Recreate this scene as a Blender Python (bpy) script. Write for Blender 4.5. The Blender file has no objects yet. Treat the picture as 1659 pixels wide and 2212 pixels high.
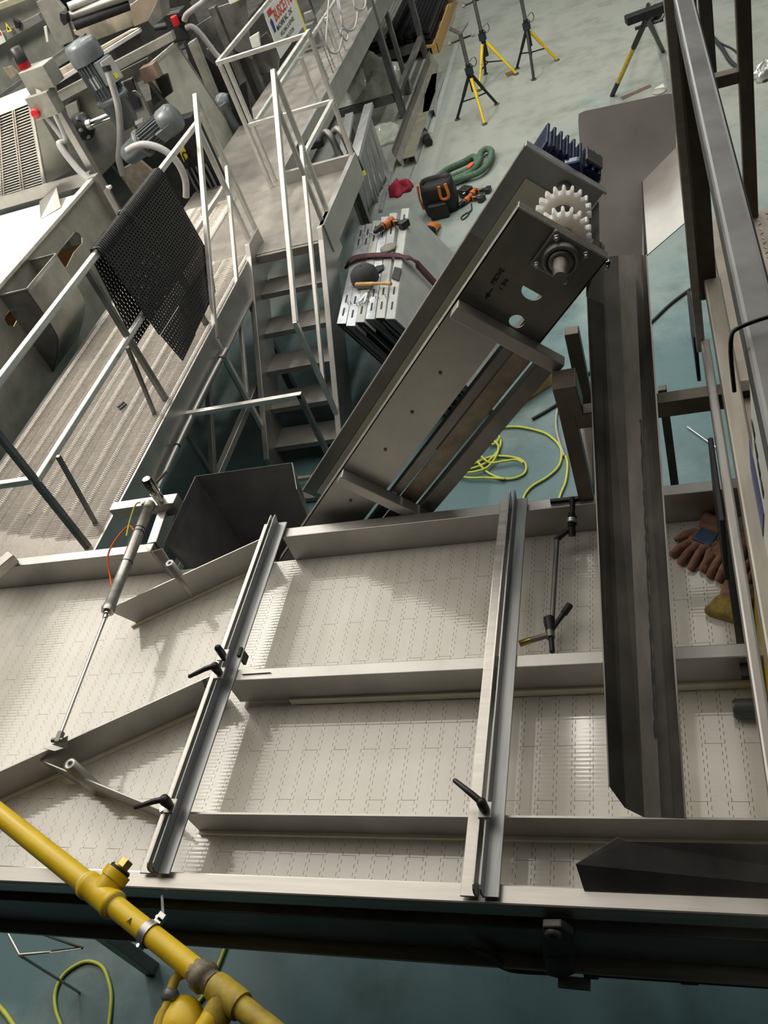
import bpy, bmesh, math, random
from mathutils import Vector as V, Matrix
random.seed(7)
C = bpy.context.scene.collection
SC = bpy.context.scene
# ---------------------------------------------------------------- camera
F, CX, CY, W, H = 1871.877, 829.5, 1106.0, 1659, 2212
EYE = V((0, 0, 3.7))
ROT = Matrix(((0.9360344, 0.10692596, 0.33527069),
              (0.16370639, 0.71104973, -0.68381906),
              (-0.31151214, 0.69496412, 0.64806254)))
cam = bpy.data.objects.new('camera', bpy.data.cameras.new('camera'))
cam.data.sensor_fit = 'VERTICAL'; cam.data.sensor_height = 36
cam.data.lens = F/H*36; cam.data.clip_start = .05; cam.data.clip_end = 200
cam.matrix_world = Matrix.Translation(EYE) @ ROT.to_4x4()
C.objects.link(cam); SC.camera = cam
# ---------------------------------------------------------------- light and exposure
SC.view_settings.view_transform = 'Standard'; SC.view_settings.look = 'None'
SC.view_settings.gamma = 1; SC.view_settings.use_curve_mapping = False
SC.view_settings.exposure = 0.36
wd = bpy.data.worlds.new('hall'); SC.world = wd; wd.use_nodes = True
wd.node_tree.nodes['Background'].inputs[0].default_value = (.8, .85, .9, 1)
wd.node_tree.nodes['Background'].inputs[1].default_value = 0.02
WARM = (1, .935, .83)
def lamp(x, y, z, sx, sy, power, col=WARM):
    l = bpy.data.lights.new('ceiling_strip_light', 'AREA'); l.shape = 'RECTANGLE'
    l.size = sx; l.size_y = sy; l.energy = power; l.color = col
    o = bpy.data.objects.new('ceiling_strip_light', l); o.location = (x, y, z); C.objects.link(o)
    return o
# luminous ceiling bays over the belt, with dark beams between them, and strips along the beams
for xa, xb, pk in ((-8.2, -4.88, 8.0), (-4.55, -1.63, 5.6), (-1.29, .6, 3.4), (1.2, 4.0, 2.4)):
    lamp((xa+xb)/2, 5.1, 6.6, xb-xa, 7.0, pk*(xb-xa)*7.0, WARM)
for y, p in ((4.0, 4), (5.9, 6), (7.8, 6)): lamp(-4.97, y, 6.58, .14, 1.6, p)
lamp(-1.20, 4.6, 6.58, .12, 1.0, 3)
for x, pw in ((-8.7, (70, 60, 50)), (-4.9, (70, 60, 50)), (-1.15, (60, 60, 50)), (2.7, (25, 40, 50))):
    for y, p in zip((9.6, 11.8, 14.2), pw): lamp(x, y, 6.6, .30, 1.7, p, (.98, 1, .93))
lamp(-6.0, 6.2, 4.9, .35, 1.2, 130, (1, .93, .82))           # strip over the packing table
# ---------------------------------------------------------------- helpers
def at(px, py, **k):
    """point of the hall seen at that spot of the frame, on the plane x=, y= or z="""
    d = ROT @ V(((px-CX)/F, -(py-CY)/F, -1))
    a, v = next(iter(k.items())); i = 'xyz'.index(a)
    return EYE + d*((v-EYE[i])/d[i])
ORG = {}
class MB:
    def __init__(s): s.v = []; s.f = []; s.sm = []
    def add(s, vs, fs, smooth=False):
        n = len(s.v); s.v += [V(p) for p in vs]
        for f in fs: s.f.append([n+i for i in f]); s.sm.append(smooth)
        return s
    def box(s, x0, x1, y0, y1, z0, z1):
        vs = [(x, y, z) for z in (z0, z1) for y in (y0, y1) for x in (x0, x1)]
        return s.add(vs, [(0, 2, 3, 1), (4, 5, 7, 6), (0, 1, 5, 4), (1, 3, 7, 5), (3, 2, 6, 7), (2, 0, 4, 6)])
    def bar(s, p, q, w, h=None, up=(0, 0, 1)):
        """square bar from p to q, w across, h along up"""
        p, q = V(p), V(q); h = h or w; d = (q-p).normalized(); up = V(up)
        if abs(d.dot(up.normalized())) > .98: up = V((0, 1, 0))
        a = d.cross(up).normalized(); b = a.cross(d).normalized()
        vs = [c + a*(i*w/2) + b*(j*h/2) for c in (p, q) for j in (-1, 1) for i in (-1, 1)]
        return s.add(vs, [(0, 1, 3, 2), (4, 6, 7, 5), (0, 4, 5, 1), (1, 5, 7, 3), (3, 7, 6, 2), (2, 6, 4, 0)])
    def prism(s, poly, vec):
        n = len(poly); vec = V(vec); poly = [V(p) for p in poly]
        return s.add(poly + [p+vec for p in poly], [list(range(n))[::-1], [n+i for i in range(n)]] +
                     [(i, (i+1) % n, n+(i+1) % n, n+i) for i in range(n)])
    def sheet(s, poly, t=.003):
        """flat plate of thickness t on the polygon"""
        poly = [V(p) for p in poly]; nn = V((0, 0, 0))
        for i in range(len(poly)): nn += (poly[i]-poly[0]).cross(poly[(i+1) % len(poly)]-poly[0])
        return s.prism(poly, nn.normalized()*t)
    def tube(s, pts, r, n=10, caps=True):
        pts = [V(p) for p in pts]; vs = []; fs = []; N = len(pts)
        rr = list(r) if isinstance(r, (list, tuple)) else [r]*N
        if len(rr) != N: rr = [rr[min(int(i/N*len(rr)), len(rr)-1)] for i in range(N)]
        u = None
        for i, p in enumerate(pts):
            d = (pts[min(i+1, N-1)] - pts[max(i-1, 0)]).normalized()
            if u is None:
                u = d.cross(V((0, 0, 1)) if abs(d.z) < .9 else V((1, 0, 0))).normalized()
            else: u = (u - d*u.dot(d)).normalized()
            w = d.cross(u)
            for k in range(n):
                a = 2*math.pi*k/n; vs.append(p + (u*math.cos(a)+w*math.sin(a))*rr[i])
        for i in range(N-1):
            for k in range(n):
                fs.append((i*n+k, i*n+(k+1) % n, (i+1)*n+(k+1) % n, (i+1)*n+k))
        s.add(vs, fs, True)
        if caps: s.add([vs[k] for k in range(n)], [list(range(n))[::-1]]); s.add([vs[(N-1)*n+k] for k in range(n)], [list(range(n))])
        return s
    def cyl(s, p, q, r, n=16): return s.tube([p, q], r, n)
    def ring(s, c, ax, prof, n=20):
        """lathe: prof = [(radius, height)] about axis ax from c"""
        c = V(c); ax = V(ax).normalized()
        u = ax.cross(V((0, 0, 1)) if abs(ax.z) < .9 else V((1, 0, 0))).normalized(); w = ax.cross(u)
        vs = []; fs = []; m = len(prof)
        for r, h in prof:
            for k in range(n):
                a = 2*math.pi*k/n; vs.append(c + ax*h + (u*math.cos(a)+w*math.sin(a))*r)
        for i in range(m-1):
            for k in range(n): fs.append((i*n+k, i*n+(k+1) % n, (i+1)*n+(k+1) % n, (i+1)*n+k))
        s.add(vs, fs, len(prof) > 3)
        if prof[0][0] > 1e-5: s.add(vs[:n], [list(range(n))[::-1]])
        if prof[-1][0] > 1e-5: s.add(vs[-n:], [list(range(n))])
        return s
    def build(s, name, m, parent=None, bevel=0, seg=2):
        me = bpy.data.meshes.new(name)
        o = ORG.get(parent.name, V((0, 0, 0))) if parent else V((0, 0, 0))
        me.from_pydata([v-o for v in s.v], [], s.f); me.update()
        me.polygons.foreach_set('use_smooth', s.sm)
        bm = bmesh.new(); bm.from_mesh(me); bmesh.ops.recalc_face_normals(bm, faces=bm.faces); bm.to_mesh(me); bm.free()
        me.materials.append(m)
        ob = bpy.data.objects.new(name, me); C.objects.link(ob)
        if parent: ob.parent = parent; ORG[ob.name] = o
        if bevel:
            b = ob.modifiers.new('bevel', 'BEVEL'); b.width = bevel; b.segments = seg; b.limit_method = 'ANGLE'; b.angle_limit = .7
        return ob
def tag(o, label, cat, group=None):
    o['label'] = label; o['category'] = cat
    if group: o['group'] = group
    return o
def thing(name, label, cat, loc=(0, 0, 0), group=None):
    o = bpy.data.objects.new(name, None); o.location = loc; o.empty_display_size = .1; C.objects.link(o)
    ORG[o.name] = V(loc); return tag(o, label, cat, group)
def lab(o, t): o['label'] = t; return o
def dup(root, loc, rz=0, label=None, group=None):
    r = root.copy(); C.objects.link(r); r.location = loc; r.rotation_euler = (0, 0, rz)
    if label: r['label'] = label
    if group: r['group'] = group
    for ch in list(root.children):
        c = ch.copy(); C.objects.link(c); c.parent = r
        for g in list(ch.children):
            d = g.copy(); C.objects.link(d); d.parent = c
    return r
def curve(pts, n=8, closed=False):
    """Catmull-Rom through pts"""
    P = [V(p) for p in pts]; out = []
    m = len(P)
    for i in range(m if closed else m-1):
        g = lambda k: P[k % m] if closed else P[min(max(k, 0), m-1)]
        a, b, c, d = g(i-1), g(i), g(i+1), g(i+2)
        for j in range(n):
            t = j/n
            out.append(.5*((2*b)+(c-a)*t+(2*a-5*b+4*c-d)*t*t+(3*b-a-3*c+d)*t**3))
    out.append(P[0] if closed else P[-1])
    return out
# ---------------------------------------------------------------- materials
def mat(name, col, metal=0, rough=.5, var=.12, scale=6, stretch=(1, 1, 1), bump=0, bscale=60, col2=None, spec=.5):
    m = bpy.data.materials.new(name); m.use_nodes = True; t = m.node_tree; n = t.nodes; l = t.links
    b = n['Principled BSDF']; b.inputs['Metallic'].default_value = metal; b.inputs['Roughness'].default_value = rough
    b.inputs['Specular IOR Level'].default_value = spec
    tc = n.new('ShaderNodeTexCoord'); mp = n.new('ShaderNodeMapping'); mp.inputs['Scale'].default_value = stretch
    geo = n.new('ShaderNodeNewGeometry'); l.new(geo.outputs['Position'], mp.inputs[0])
    ns = n.new('ShaderNodeTexNoise'); ns.inputs['Scale'].default_value = scale; ns.inputs['Detail'].default_value = 6
    ns.inputs['Roughness'].default_value = .62; l.new(mp.outputs[0], ns.inputs[0])
    r = n.new('ShaderNodeValToRGB'); e = r.color_ramp.elements
    c2 = col2 or tuple(c*(1-2*var) for c in col); c1 = col if col2 else tuple(min(1, c*(1+var)) for c in col)
    e[0].position = .3; e[0].color = (*c2, 1); e[1].position = .7; e[1].color = (*c1, 1)
    l.new(ns.outputs[0], r.inputs[0]); l.new(r.outputs[0], b.inputs['Base Color'])
    mr = n.new('ShaderNodeMapRange'); k_ = min(1, rough/.3); mr.inputs['To Min'].default_value = max(.04, rough-.1*k_); mr.inputs['To Max'].default_value = min(1, rough+.12*k_)
    l.new(ns.outputs[0], mr.inputs[0]); l.new(mr.outputs[0], b.inputs['Roughness'])
    if bump:
        n2 = n.new('ShaderNodeTexNoise'); n2.inputs['Scale'].default_value = bscale; n2.inputs['Detail'].default_value = 4
        l.new(mp.outputs[0], n2.inputs[0])
        bp = n.new('ShaderNodeBump'); bp.inputs['Strength'].default_value = bump; bp.inputs['Distance'].default_value = .004
        l.new(n2.outputs[0], bp.inputs['Height']); l.new(bp.outputs[0], b.inputs['Normal'])
    return m
STEEL = mat('brushed_steel', (.46, .45, .43), .75, .40, .10, 5, (1, 1, 1), .04, 180)
STEELD = mat('mill_steel', (.25, .243, .232), .75, .44, .22, 4)
STEELX = mat('brushed_steel_along', (.50, .48, .45), .8, .36, .10, 9, (.4, 6, 6))
RAILM = mat('rail_tube', (.74, .73, .69), .55, .34, .10, 12)
DARKST = mat('dark_tube', (.20, .20, .205), .7, .40, .15, 8)
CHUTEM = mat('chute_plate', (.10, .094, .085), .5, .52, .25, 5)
HOODM = mat('hood_plate', (.60, .57, .54), .3, .48, .12, 3)
GALV = mat('plate_dull', (.36, .36, .32), .55, .5, .12, 7)
WHITEP = mat('white_plastic', (.78, .77, .73), 0, .38, .06, 20)
SPROC = mat('translucent_plastic', (.86, .84, .80), 0, .35, .04, 20)
b_ = SPROC.node_tree.nodes['Principled BSDF']; b_.inputs['Subsurface Weight'].default_value = 1; b_.inputs['Subsurface Radius'].default_value = (1, .9, .8); b_.inputs['Subsurface Scale'].default_value = .05
CREAM = mat('cream_strip', (.80, .75, .60), 0, .42, .06, 14)
BLACKP = mat('black_plastic', (.018, .018, .02), 0, .42, .2, 30)
BLACKM = mat('black_steel', (.03, .03, .032), .4, .5, .2, 20)
RUBBER = mat('rubber', (.035, .036, .038), 0, .7, .2, 20)
YEL = mat('yellow_paint', (.88, .62, .02), 0, .38, .10, 16, col2=(.76, .50, .015))
YELD = mat('yellow_paint_worn', (.62, .44, .03), 0, .5, .2, 25, col2=(.30, .22, .05))
GREY = mat('grey_enamel', (.15, .17, .18), .1, .35, .10, 12)
GREYL = mat('grey_conduit', (.42, .42, .42), 0, .5, .08, 12)
BLUE = mat('blue_enamel', (.015, .03, .10), .2, .35, .2, 20)
RED = mat('red_plastic', (.55, .015, .02), 0, .4, .1, 20)
ORANGE = mat('orange_plastic', (.72, .20, .03), 0, .45, .1, 20)
ORANGEH = mat('orange_hose', (.80, .12, .01), 0, .4, .05, 20)
YELH = mat('yellow_hose', (.62, .66, .10), 0, .45, .08, 20)
WOOD = mat('pine', (.72, .45, .18), 0, .6, .1, 8, (1, 8, 8), .1, 40, col2=(.50, .29, .10))
WOODD = mat('old_pallet_wood', (.20, .12, .06), 0, .7, .2, 10, (6, 1, 1), .1, 40)
TAN = mat('tan_plate', (.40, .34, .27), .3, .5, .2, 7, (2, 2, 2))
CHROME = mat('chrome', (.75, .74, .70), 1, .12, .04, 10)
BRASS = mat('brass', (.55, .42, .14), .9, .3, .1, 30)
GREENF = mat('green_webbing', (.10, .17, .11), 0, .85, .25, 40, bump=.3, bscale=120)
MAROON = mat('maroon_strap', (.10, .035, .045), 0, .75, .15, 60)
PANELG = mat('panel_grey', (.46, .48, .46), .1, .5, .08, 6)
ALU = mat('aluminium', (.62, .64, .68), .8, .38, .12, 14, (1, 1, 1), .05, 200)
GLOVE = mat('glove_leather', (.36, .19, .13), 0, .85, .25, 30, bump=.3, bscale=90)
GLOVEY = mat('glove_cuff', (.42, .31, .08), 0, .85, .25, 40, bump=.3, bscale=90)
GLOVEB = mat('glove_blue', (.08, .13, .24), 0, .85, .2, 40)
INK = mat('ink', (.015, .015, .02), 0, .6, .05, 20)
SIGNW = mat('sign_white', (.72, .73, .68), 0, .45, .04, 10)
SIGNR = mat('sign_red', (.60, .06, .06), 0, .45, .05, 10)
SIGNB = mat('sign_blue', (.03, .045, .22), 0, .45, .05, 10)
SIGNG = mat('sign_green', (.03, .15, .10), 0, .45, .05, 10)
SIGNY = mat('sign_yellow', (.75, .53, .06), 0, .45, .05, 10)
SIGNM = mat('sign_maroon', (.36, .03, .06), 0, .45, .05, 10)
LABY = mat('label_yellow', (.80, .68, .05), 0, .45, .05, 10)
def belt_mat(name, col, col2):
    m = mat(name, col, 0, .085, .1, 5, (1.0, .8, 1), 0, 60, col2, 1.0)
    n = m.node_tree.nodes; l = m.node_tree.links
    geo = n.new('ShaderNodeNewGeometry'); mp = n.new('ShaderNodeMapping'); mp.inputs['Scale'].default_value = (1, 1, 1)
    l.new(geo.outputs['Position'], mp.inputs[0])
    wv = n.new('ShaderNodeTexWave'); wv.bands_direction = 'Y'; wv.inputs['Scale'].default_value = 24.7; wv.inputs['Distortion'].default_value = .6
    l.new(mp.outputs[0], wv.inputs[0])
    bp = n.new('ShaderNodeBump'); bp.inputs['Strength'].default_value = .05; bp.inputs['Distance'].default_value = .0016
    l.new(wv.outputs[1], bp.inputs['Height']); l.new(bp.outputs[0], n['Principled BSDF'].inputs['Normal'])
    return m
BELTW = belt_mat('belt_white', (.76, .735, .68), (.64, .605, .53))
BELTG = belt_mat('belt_grey', (.34, .355, .35), (.27, .275, .265))
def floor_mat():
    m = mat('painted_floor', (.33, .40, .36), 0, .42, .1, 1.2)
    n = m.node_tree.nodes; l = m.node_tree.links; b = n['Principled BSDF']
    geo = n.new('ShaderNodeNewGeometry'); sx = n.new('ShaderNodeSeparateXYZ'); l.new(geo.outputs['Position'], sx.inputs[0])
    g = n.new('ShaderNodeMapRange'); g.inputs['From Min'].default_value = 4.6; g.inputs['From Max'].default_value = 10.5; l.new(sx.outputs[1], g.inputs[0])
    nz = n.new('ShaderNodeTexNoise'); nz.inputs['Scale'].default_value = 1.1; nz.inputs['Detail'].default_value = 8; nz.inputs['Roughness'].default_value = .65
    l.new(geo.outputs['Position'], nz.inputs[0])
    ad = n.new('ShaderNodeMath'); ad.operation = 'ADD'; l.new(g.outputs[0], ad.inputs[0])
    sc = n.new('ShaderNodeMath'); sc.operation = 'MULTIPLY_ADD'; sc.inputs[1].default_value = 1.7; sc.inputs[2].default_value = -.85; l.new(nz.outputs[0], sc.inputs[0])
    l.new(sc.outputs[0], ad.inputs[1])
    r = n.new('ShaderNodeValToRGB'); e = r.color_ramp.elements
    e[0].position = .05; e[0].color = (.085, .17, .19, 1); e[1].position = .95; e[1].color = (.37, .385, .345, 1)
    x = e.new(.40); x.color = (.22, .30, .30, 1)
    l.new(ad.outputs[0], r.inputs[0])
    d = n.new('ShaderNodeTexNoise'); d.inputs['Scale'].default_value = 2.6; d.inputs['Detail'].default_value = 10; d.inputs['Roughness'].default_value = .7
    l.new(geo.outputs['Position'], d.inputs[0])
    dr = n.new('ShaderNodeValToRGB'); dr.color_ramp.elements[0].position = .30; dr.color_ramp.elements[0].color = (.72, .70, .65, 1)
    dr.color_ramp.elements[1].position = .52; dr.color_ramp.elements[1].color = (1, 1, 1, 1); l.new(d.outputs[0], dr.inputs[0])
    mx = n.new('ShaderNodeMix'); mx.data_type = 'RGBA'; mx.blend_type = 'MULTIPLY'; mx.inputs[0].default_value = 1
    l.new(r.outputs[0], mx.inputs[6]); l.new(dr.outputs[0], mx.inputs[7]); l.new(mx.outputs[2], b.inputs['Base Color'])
    b.inputs['Roughness'].default_value = .38
    return m
SHADEM = mat('machine_inner_shade', (.09, .085, .078), .4, .5, .2, 6)  # dark colour stands in for the shadow inside and behind the machines
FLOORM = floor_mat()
WALLM = mat('hall_wall', (.04, .04, .038), 0, .8, .05, 2)
# ---------------------------------------------------------------- setting
FZ = -.2
def struct(o): o['kind'] = 'structure'; return o
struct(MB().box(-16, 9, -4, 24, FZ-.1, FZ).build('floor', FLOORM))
struct(MB().box(-16, 9, -4, 24, 7.2, 7.3).build('ceiling', WALLM))
struct(MB().box(-16.1, -16, -4, 24, FZ, 7.2).build('wall_left', WALLM))
struct(MB().box(9, 9.1, -4, 24, FZ, 7.2).build('wall_right', WALLM))
struct(MB().box(-16, 9, 24, 24.1, FZ, 7.2).build('wall_back', WALLM))
struct(MB().box(-16, 9, -4.1, -4, FZ, 7.2).build('wall_front', WALLM))
# ================================================================ wide sorting belt
ZB = 1.5
belt = thing('belt_conveyor', 'wide steel belt conveyor with white plastic belt in the foreground', 'conveyor', (0, 0, FZ))
PIT, X0 = .0492, -1.47 - .0492*31
def module_mesh(name, L, m):
    d, g = .0045, .0006
    fp = 1.32/4/14; n = round(L/fp)
    up, dn = [], []
    for i in range(n):
        a, b = i*fp, (i+.5)*fp
        up += [(a, d), (b, d), (b, -d), (a+fp, -d)]
    P = [(d*0+g+o, y) for y, o in [(y, o) for y, o in up]]
    Q = [(PIT-g+o, y) for y, o in up]
    P[0] = (P[0][0], g); Q[0] = (Q[0][0], g); P[-1] = (P[-1][0], L-g); Q[-1] = (Q[-1][0], L-g)
    mb = MB(); mb.prism([(x, y, -.012) for x, y in P] + [(x, y, -.012) for x, y in Q[::-1]], (0, 0, .012))
    o = mb.build(name, m); me = o.data; bpy.data.objects.remove(o); return me
Y0, Y1 = .79, 2.11
LM = (Y1-Y0)/4
MM = {(L, c): module_mesh('belt_module', L, m) for L in (LM, LM/2) for c, m in ((0, BELTW), (1, BELTG))}
for r in range(67):
    grey = 0
    y = Y0
    for L in ([LM]*4 if r % 2 else [LM/2]+[LM]*3+[LM/2]):
        o = bpy.data.objects.new('belt_module', MM[(L, grey)]); C.objects.link(o); o.parent = belt
        o.location = (X0+r*PIT, y, ZB-FZ); y += L
XL, XR = X0, X0+67*PIT
MB().box(XL, XR, Y0, Y1, ZB-.04, ZB-.013).build('slider_bed', STEELD, belt)
MB().box(-1.47, XR+.2, 2.11, 2.157, 1.30, 1.63).build('back_rail', STEEL, belt, .003)
MB().box(-3.3, -2.06, 2.11, 2.157, 1.30, 1.63).build('back_rail', STEEL, belt, .003)
MB().box(-3.3, XR+.2, .79, .84, 1.56, 1.63).build('front_rail', STEELX, belt, .005)
MB().box(-3.3, XR+.2, .797, .84, 1.53, 1.56).box(-3.3, XR+.2, .775, .84, 1.36, 1.53).build('front_channel', STEELD, belt, .004)
MB().box(-3.3, XR+.2, .742, .84, 1.334, 1.345).build('front_flange', STEELX, belt, .002)
for x, y in ((-2.69, 1.11), (-2.69, 2.0), (.3, 1.11), (.3, 2.0)):
    if 1:
        MB().bar((x, y, FZ), (x, y, 1.34), .06).build('leg', STEELD, belt, .004)
# joint seams of the guide ends
MB().box(-1.5, XR+.2, 1.46, 1.504, 1.515, 1.64).build('centre_guide', STEEL, belt, .003)
MB().box(-1.31, XR+.2, 1.452, 1.46, 1.503, 1.53).build('wear_strip', CREAM, belt)
MB().box(-1.5, XR+.2, 1.012, 1.018, 1.512, 1.622).build('front_guide', STEEL, belt)
MB().box(-1.5, XR+.2, 1.003, 1.012, 1.502, 1.515).build('wear_strip', CREAM, belt)
DARKST2 = mat('angle_steel', (.30, .315, .325), .75, .36, .15, 7, (6, .6, 6))
# angle iron cross bars, back to back with a slot
def crossbar(xc, y0, y1):
    for s in (-1, 1):
        g = .006*s
        for_ = MB()
        a, b = xc+g, xc+g+.042*s
        for_.box(min(a, b), max(a, b), y0, y1, 1.641, 1.647)
        c = xc+g+.005*s; lo, hi = min(a, c), max(a, c)
        pr = [(lo, y0, 1.647), (lo, y0, 1.665), (lo, y0+.006, 1.676), (lo, y0+.016, 1.68), (lo, y1-.004, 1.682), (lo, y1+.012, 1.68), (lo, y1+.012, 1.672), (lo, y1, 1.647)]
        for_.prism(pr, (hi-lo, 0, 0))
        for_.build('cross_angle', STEELX if s < 0 else DARKST2, belt, .0015)
crossbar(-1.508, .825, 2.175); crossbar(-.58, .80, 2.157)
# angled deflector plates left of the first cross bar
def vplate(p, q, z0, z1, t, name, m, cut=0, parent=None):
    p, q = V((*p, 0)), V((*q, 0)); d = (q-p).normalized(); n = V((-d.y, d.x, 0))*t
    poly = [p+d*cut+V((0, 0, z0)), q+V((0, 0, z0)), q+V((0, 0, z1)), p+V((0, 0, z1))]
    return MB().prism(poly, n).build(name, m, parent or belt)
vplate((-2.135, 1.818), (-1.555, 2.112), 1.508, 1.632, .004, 'deflector_plate', STEEL, .06)
vplate((-2.10, 1.828), (-1.565, 2.100), 1.501, 1.512, .010, 'wear_strip', CREAM)
MB().ring((-1.875, 1.966, 1.51), (0, 0, 1), [(.018, 0), (.018, .19), (.006, .19), (.005, .16)], 18).build('pivot_post', STEEL, belt)
arm = vplate((-2.75, .895), (-1.56, 1.488), 1.512, 1.635, .005, 'diverter_arm', STEEL)
vplate((-2.75, .885), (-1.60, 1.458), 1.501, 1.514, .012, 'wear_strip', CREAM)
vplate((-2.135, 1.200), (-1.57, 1.023), 1.506, 1.606, .004, 'deflector_plate', STEEL, .10)
vplate((-2.0, 1.158), (-1.58, 1.020), 1.501, 1.510, .010, 'wear_strip', CREAM)
MB().ring((-1.945, 1.150, 1.51), (0, 0, 1), [(.021, 0), (.021, .16), (.007, .16), (.006, .12)], 20).build('pivot_post', STEEL, belt)
# joint wedge behind the centre guide start
MB().sheet([at(522, 1440, z=1.645), at(585, 1452, z=1.645), at(522, 1456, z=1.645)], .004).build('gusset', STEEL, belt)
MB().box(-1.475, -1.465, 1.55, 1.585, 1.60, 1.655).build('stop_tab', RUBBER, belt)
# sloping side sheet bolted on the front rail at the right
MB().sheet([(-.335, .832, 1.631), (XR+.2, .832, 1.631), (XR+.2, .915, 1.712), (-.225, .915, 1.712), (-.245, .922, 1.716), (-.345, .868, 1.69)], .003).build('side_sheet', DARKST, belt)
# clamping levers
def lever(name, label, hub, tip, hub_r=.013, stud=True, col=BLACKP):
    t = thing(name, label, 'lever', hub)
    hub, tip = V(hub), V(tip)
    d = (tip-hub).normalized()
    MB().ring(hub-V((0, 0, .026)), (0, 0, 1), [(.010, 0), (.013, .006), (hub_r, .026), (hub_r*.98, .040), (.006, .047), (.0005, .048)], 14).build('hub', col, t)
    MB().tube([hub+V((0, 0, .012)), hub+d*.03+V((0, 0, .016)), tip+V((0, 0, .012)), tip+d*.004+V((0, 0, .012))], [.009, .0085, .0065, .004], 10).build('handle', col, t)
    if stud: MB().box(hub.x-.017, hub.x+.017, hub.y-.022, hub.y+.022, hub.z-.032, hub.z-.026).ring(hub-V((0, 0, .03)), (0, 0, 1), [(.011, 0), (.011, .006), (.008, .006)], 12).build('clamp_washer', STEEL, t, .002)
    return t
lever('clamping_lever', 'black clamping lever on the second cross bar, above the front guide', at(1042, 1738, z=1.712), at(985, 1691, z=1.72))
lever('clamping_lever', 'black clamping lever at front end of the first cross bar', at(358, 1731, z=1.712), at(297, 1749, z=1.712), .016)
lever('clamping_lever', 'black clamping lever on first cross bar with handle pointing left, beside the centre guide', at(466, 1443, z=1.712), at(413, 1466, z=1.712), .015)
t = lever('clamping_lever', 'steel-tipped clamping lever on first cross bar, standing behind the left-pointing one', at(474, 1404, z=1.73), at(488, 1430, z=1.70), .012)
# chrome swivel under the front lever
MB().bar(at(345, 1752, z=1.66), at(372, 1738, z=1.66), .02, .012).build('clamp_block', CHROME, belt, .002)
# second angled plates behind the first bar
MB().tube([at(440, 1466, z=1.63), at(446, 1484, z=1.62)], .006, 8).build('hinge_pin', BLACKM, belt)
# ---------------------------------------------------------------- pneumatic cylinder
cy = thing('pneumatic_cylinder', 'long steel pneumatic cylinder with orange hose pushing the diverter arm', 'actuator', (-2.1, 2.3, 1.7))
r0, j0, e0 = V((-2.013, 1.225, 1.69)), V((-2.056, 1.748, 1.70)), V((-2.106, 2.318, 1.70))
ax = (e0-j0).normalized()
MB().tube([j0, j0+ax*.03, j0+ax*.031, e0-ax*.035, e0-ax*.034, e0], [.024, .024, .022, .022, .025, .025], 20).build('barrel', STEELX, cy)
MB().tube([r0, j0], .0065, 12).build('piston_rod', CHROME, cy)
MB().tube([j0-ax*.012, j0], .015, 6).tube([j0-ax*.03, j0-ax*.012], .010, 6).build('rod_nut', CHROME, cy)
MB().bar(r0-ax*.01, r0+ax*.03, .018, .018).cyl(r0+V((-.025, 0, 0)), r0+V((.02, 0, 0)), .008, 10).build('rod_clevis', STEELD, cy, .002)
MB().tube([e0-ax*.15, e0-ax*.145], .0235, 18).tube([e0-ax*.17, e0-ax*.165], .0235, 18).tube([e0-ax*.33, e0-ax*.327], .0232, 18).build('clamp_band', BLACKM, cy)
MB().tube(curve([e0+V((-.012, -.01, .02)), e0+V((-.035, -.03, .035)), e0+V((-.05, -.10, .01)), e0+V((-.045, -.17, -.005))]), .0035, 8).build('yellow_tube', YELH, cy)
MB().tube(curve([e0-ax*.16+V((-.02, 0, 0)), e0-ax*.10+V((-.09, 0, -.02)), e0-ax*.22+V((-.15, 0, -.04)), e0-ax*.33+V((-.13, 0, -.09)), e0-ax*.40+V((-.08, 0, -.06)), j0+V((-.035, .09, -.005)), j0+V((-.028, .03, .0))]), .0038, 8).build('orange_tube', ORANGEH, cy)
MB().ring(j0+V((-.022, .025, 0)), (-1, 0, 0), [(.007, 0), (.007, .012), (.004, .013)], 8).ring(e0+V((-.015, -.02, .018)), (0, 0, 1), [(.007, 0), (.007, .012), (.004, .013)], 8).build('hose_fitting', CHROME, cy)
br = thing('cylinder_bracket', 'steel bracket of flat bars carrying the pneumatic cylinder', 'bracket', (-2.1, 2.3, 1.6))
MB().bar(at(247, 1104, z=1.60), at(345, 1090, z=1.60), .05, .06).build('cantilever_bar', STEEL, br, .003)
MB().bar((-2.075, 2.16, 1.60), (-2.10, 2.38, 1.60), .045, .06).build('support_bar', STEEL, br, .003)
MB().box(-2.13, -2.02, 2.34, 2.40, 1.60, 1.67).build('mount_block', STEELX, br, .003)
MB().tube([(-2.085, 2.36, 1.66), (-2.085, 2.36, 1.80), (-2.085, 2.36, 1.802)], [.021, .021, .015], 18).tube([(-2.085, 2.36, 1.72), (-2.085, 2.36, 1.725)], .0225, 18).build('pivot_tube', CHROME, br)
MB().tube([at(338, 1042, z=1.80), at(361, 1018, z=1.83)], .006, 10).build('grease_pin', STEELD, br)
MB().sheet([at(92, 1616, z=1.637), at(136, 1603, z=1.637), at(144, 1592, z=1.637), at(141, 1615, z=1.637), at(118, 1622, z=1.637), ], .004).sheet([at(112, 1608, z=1.637), at(145, 1590, z=1.69), at(143, 1618, z=1.637)], .004).build('arm_lug', STEEL, belt)
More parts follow.
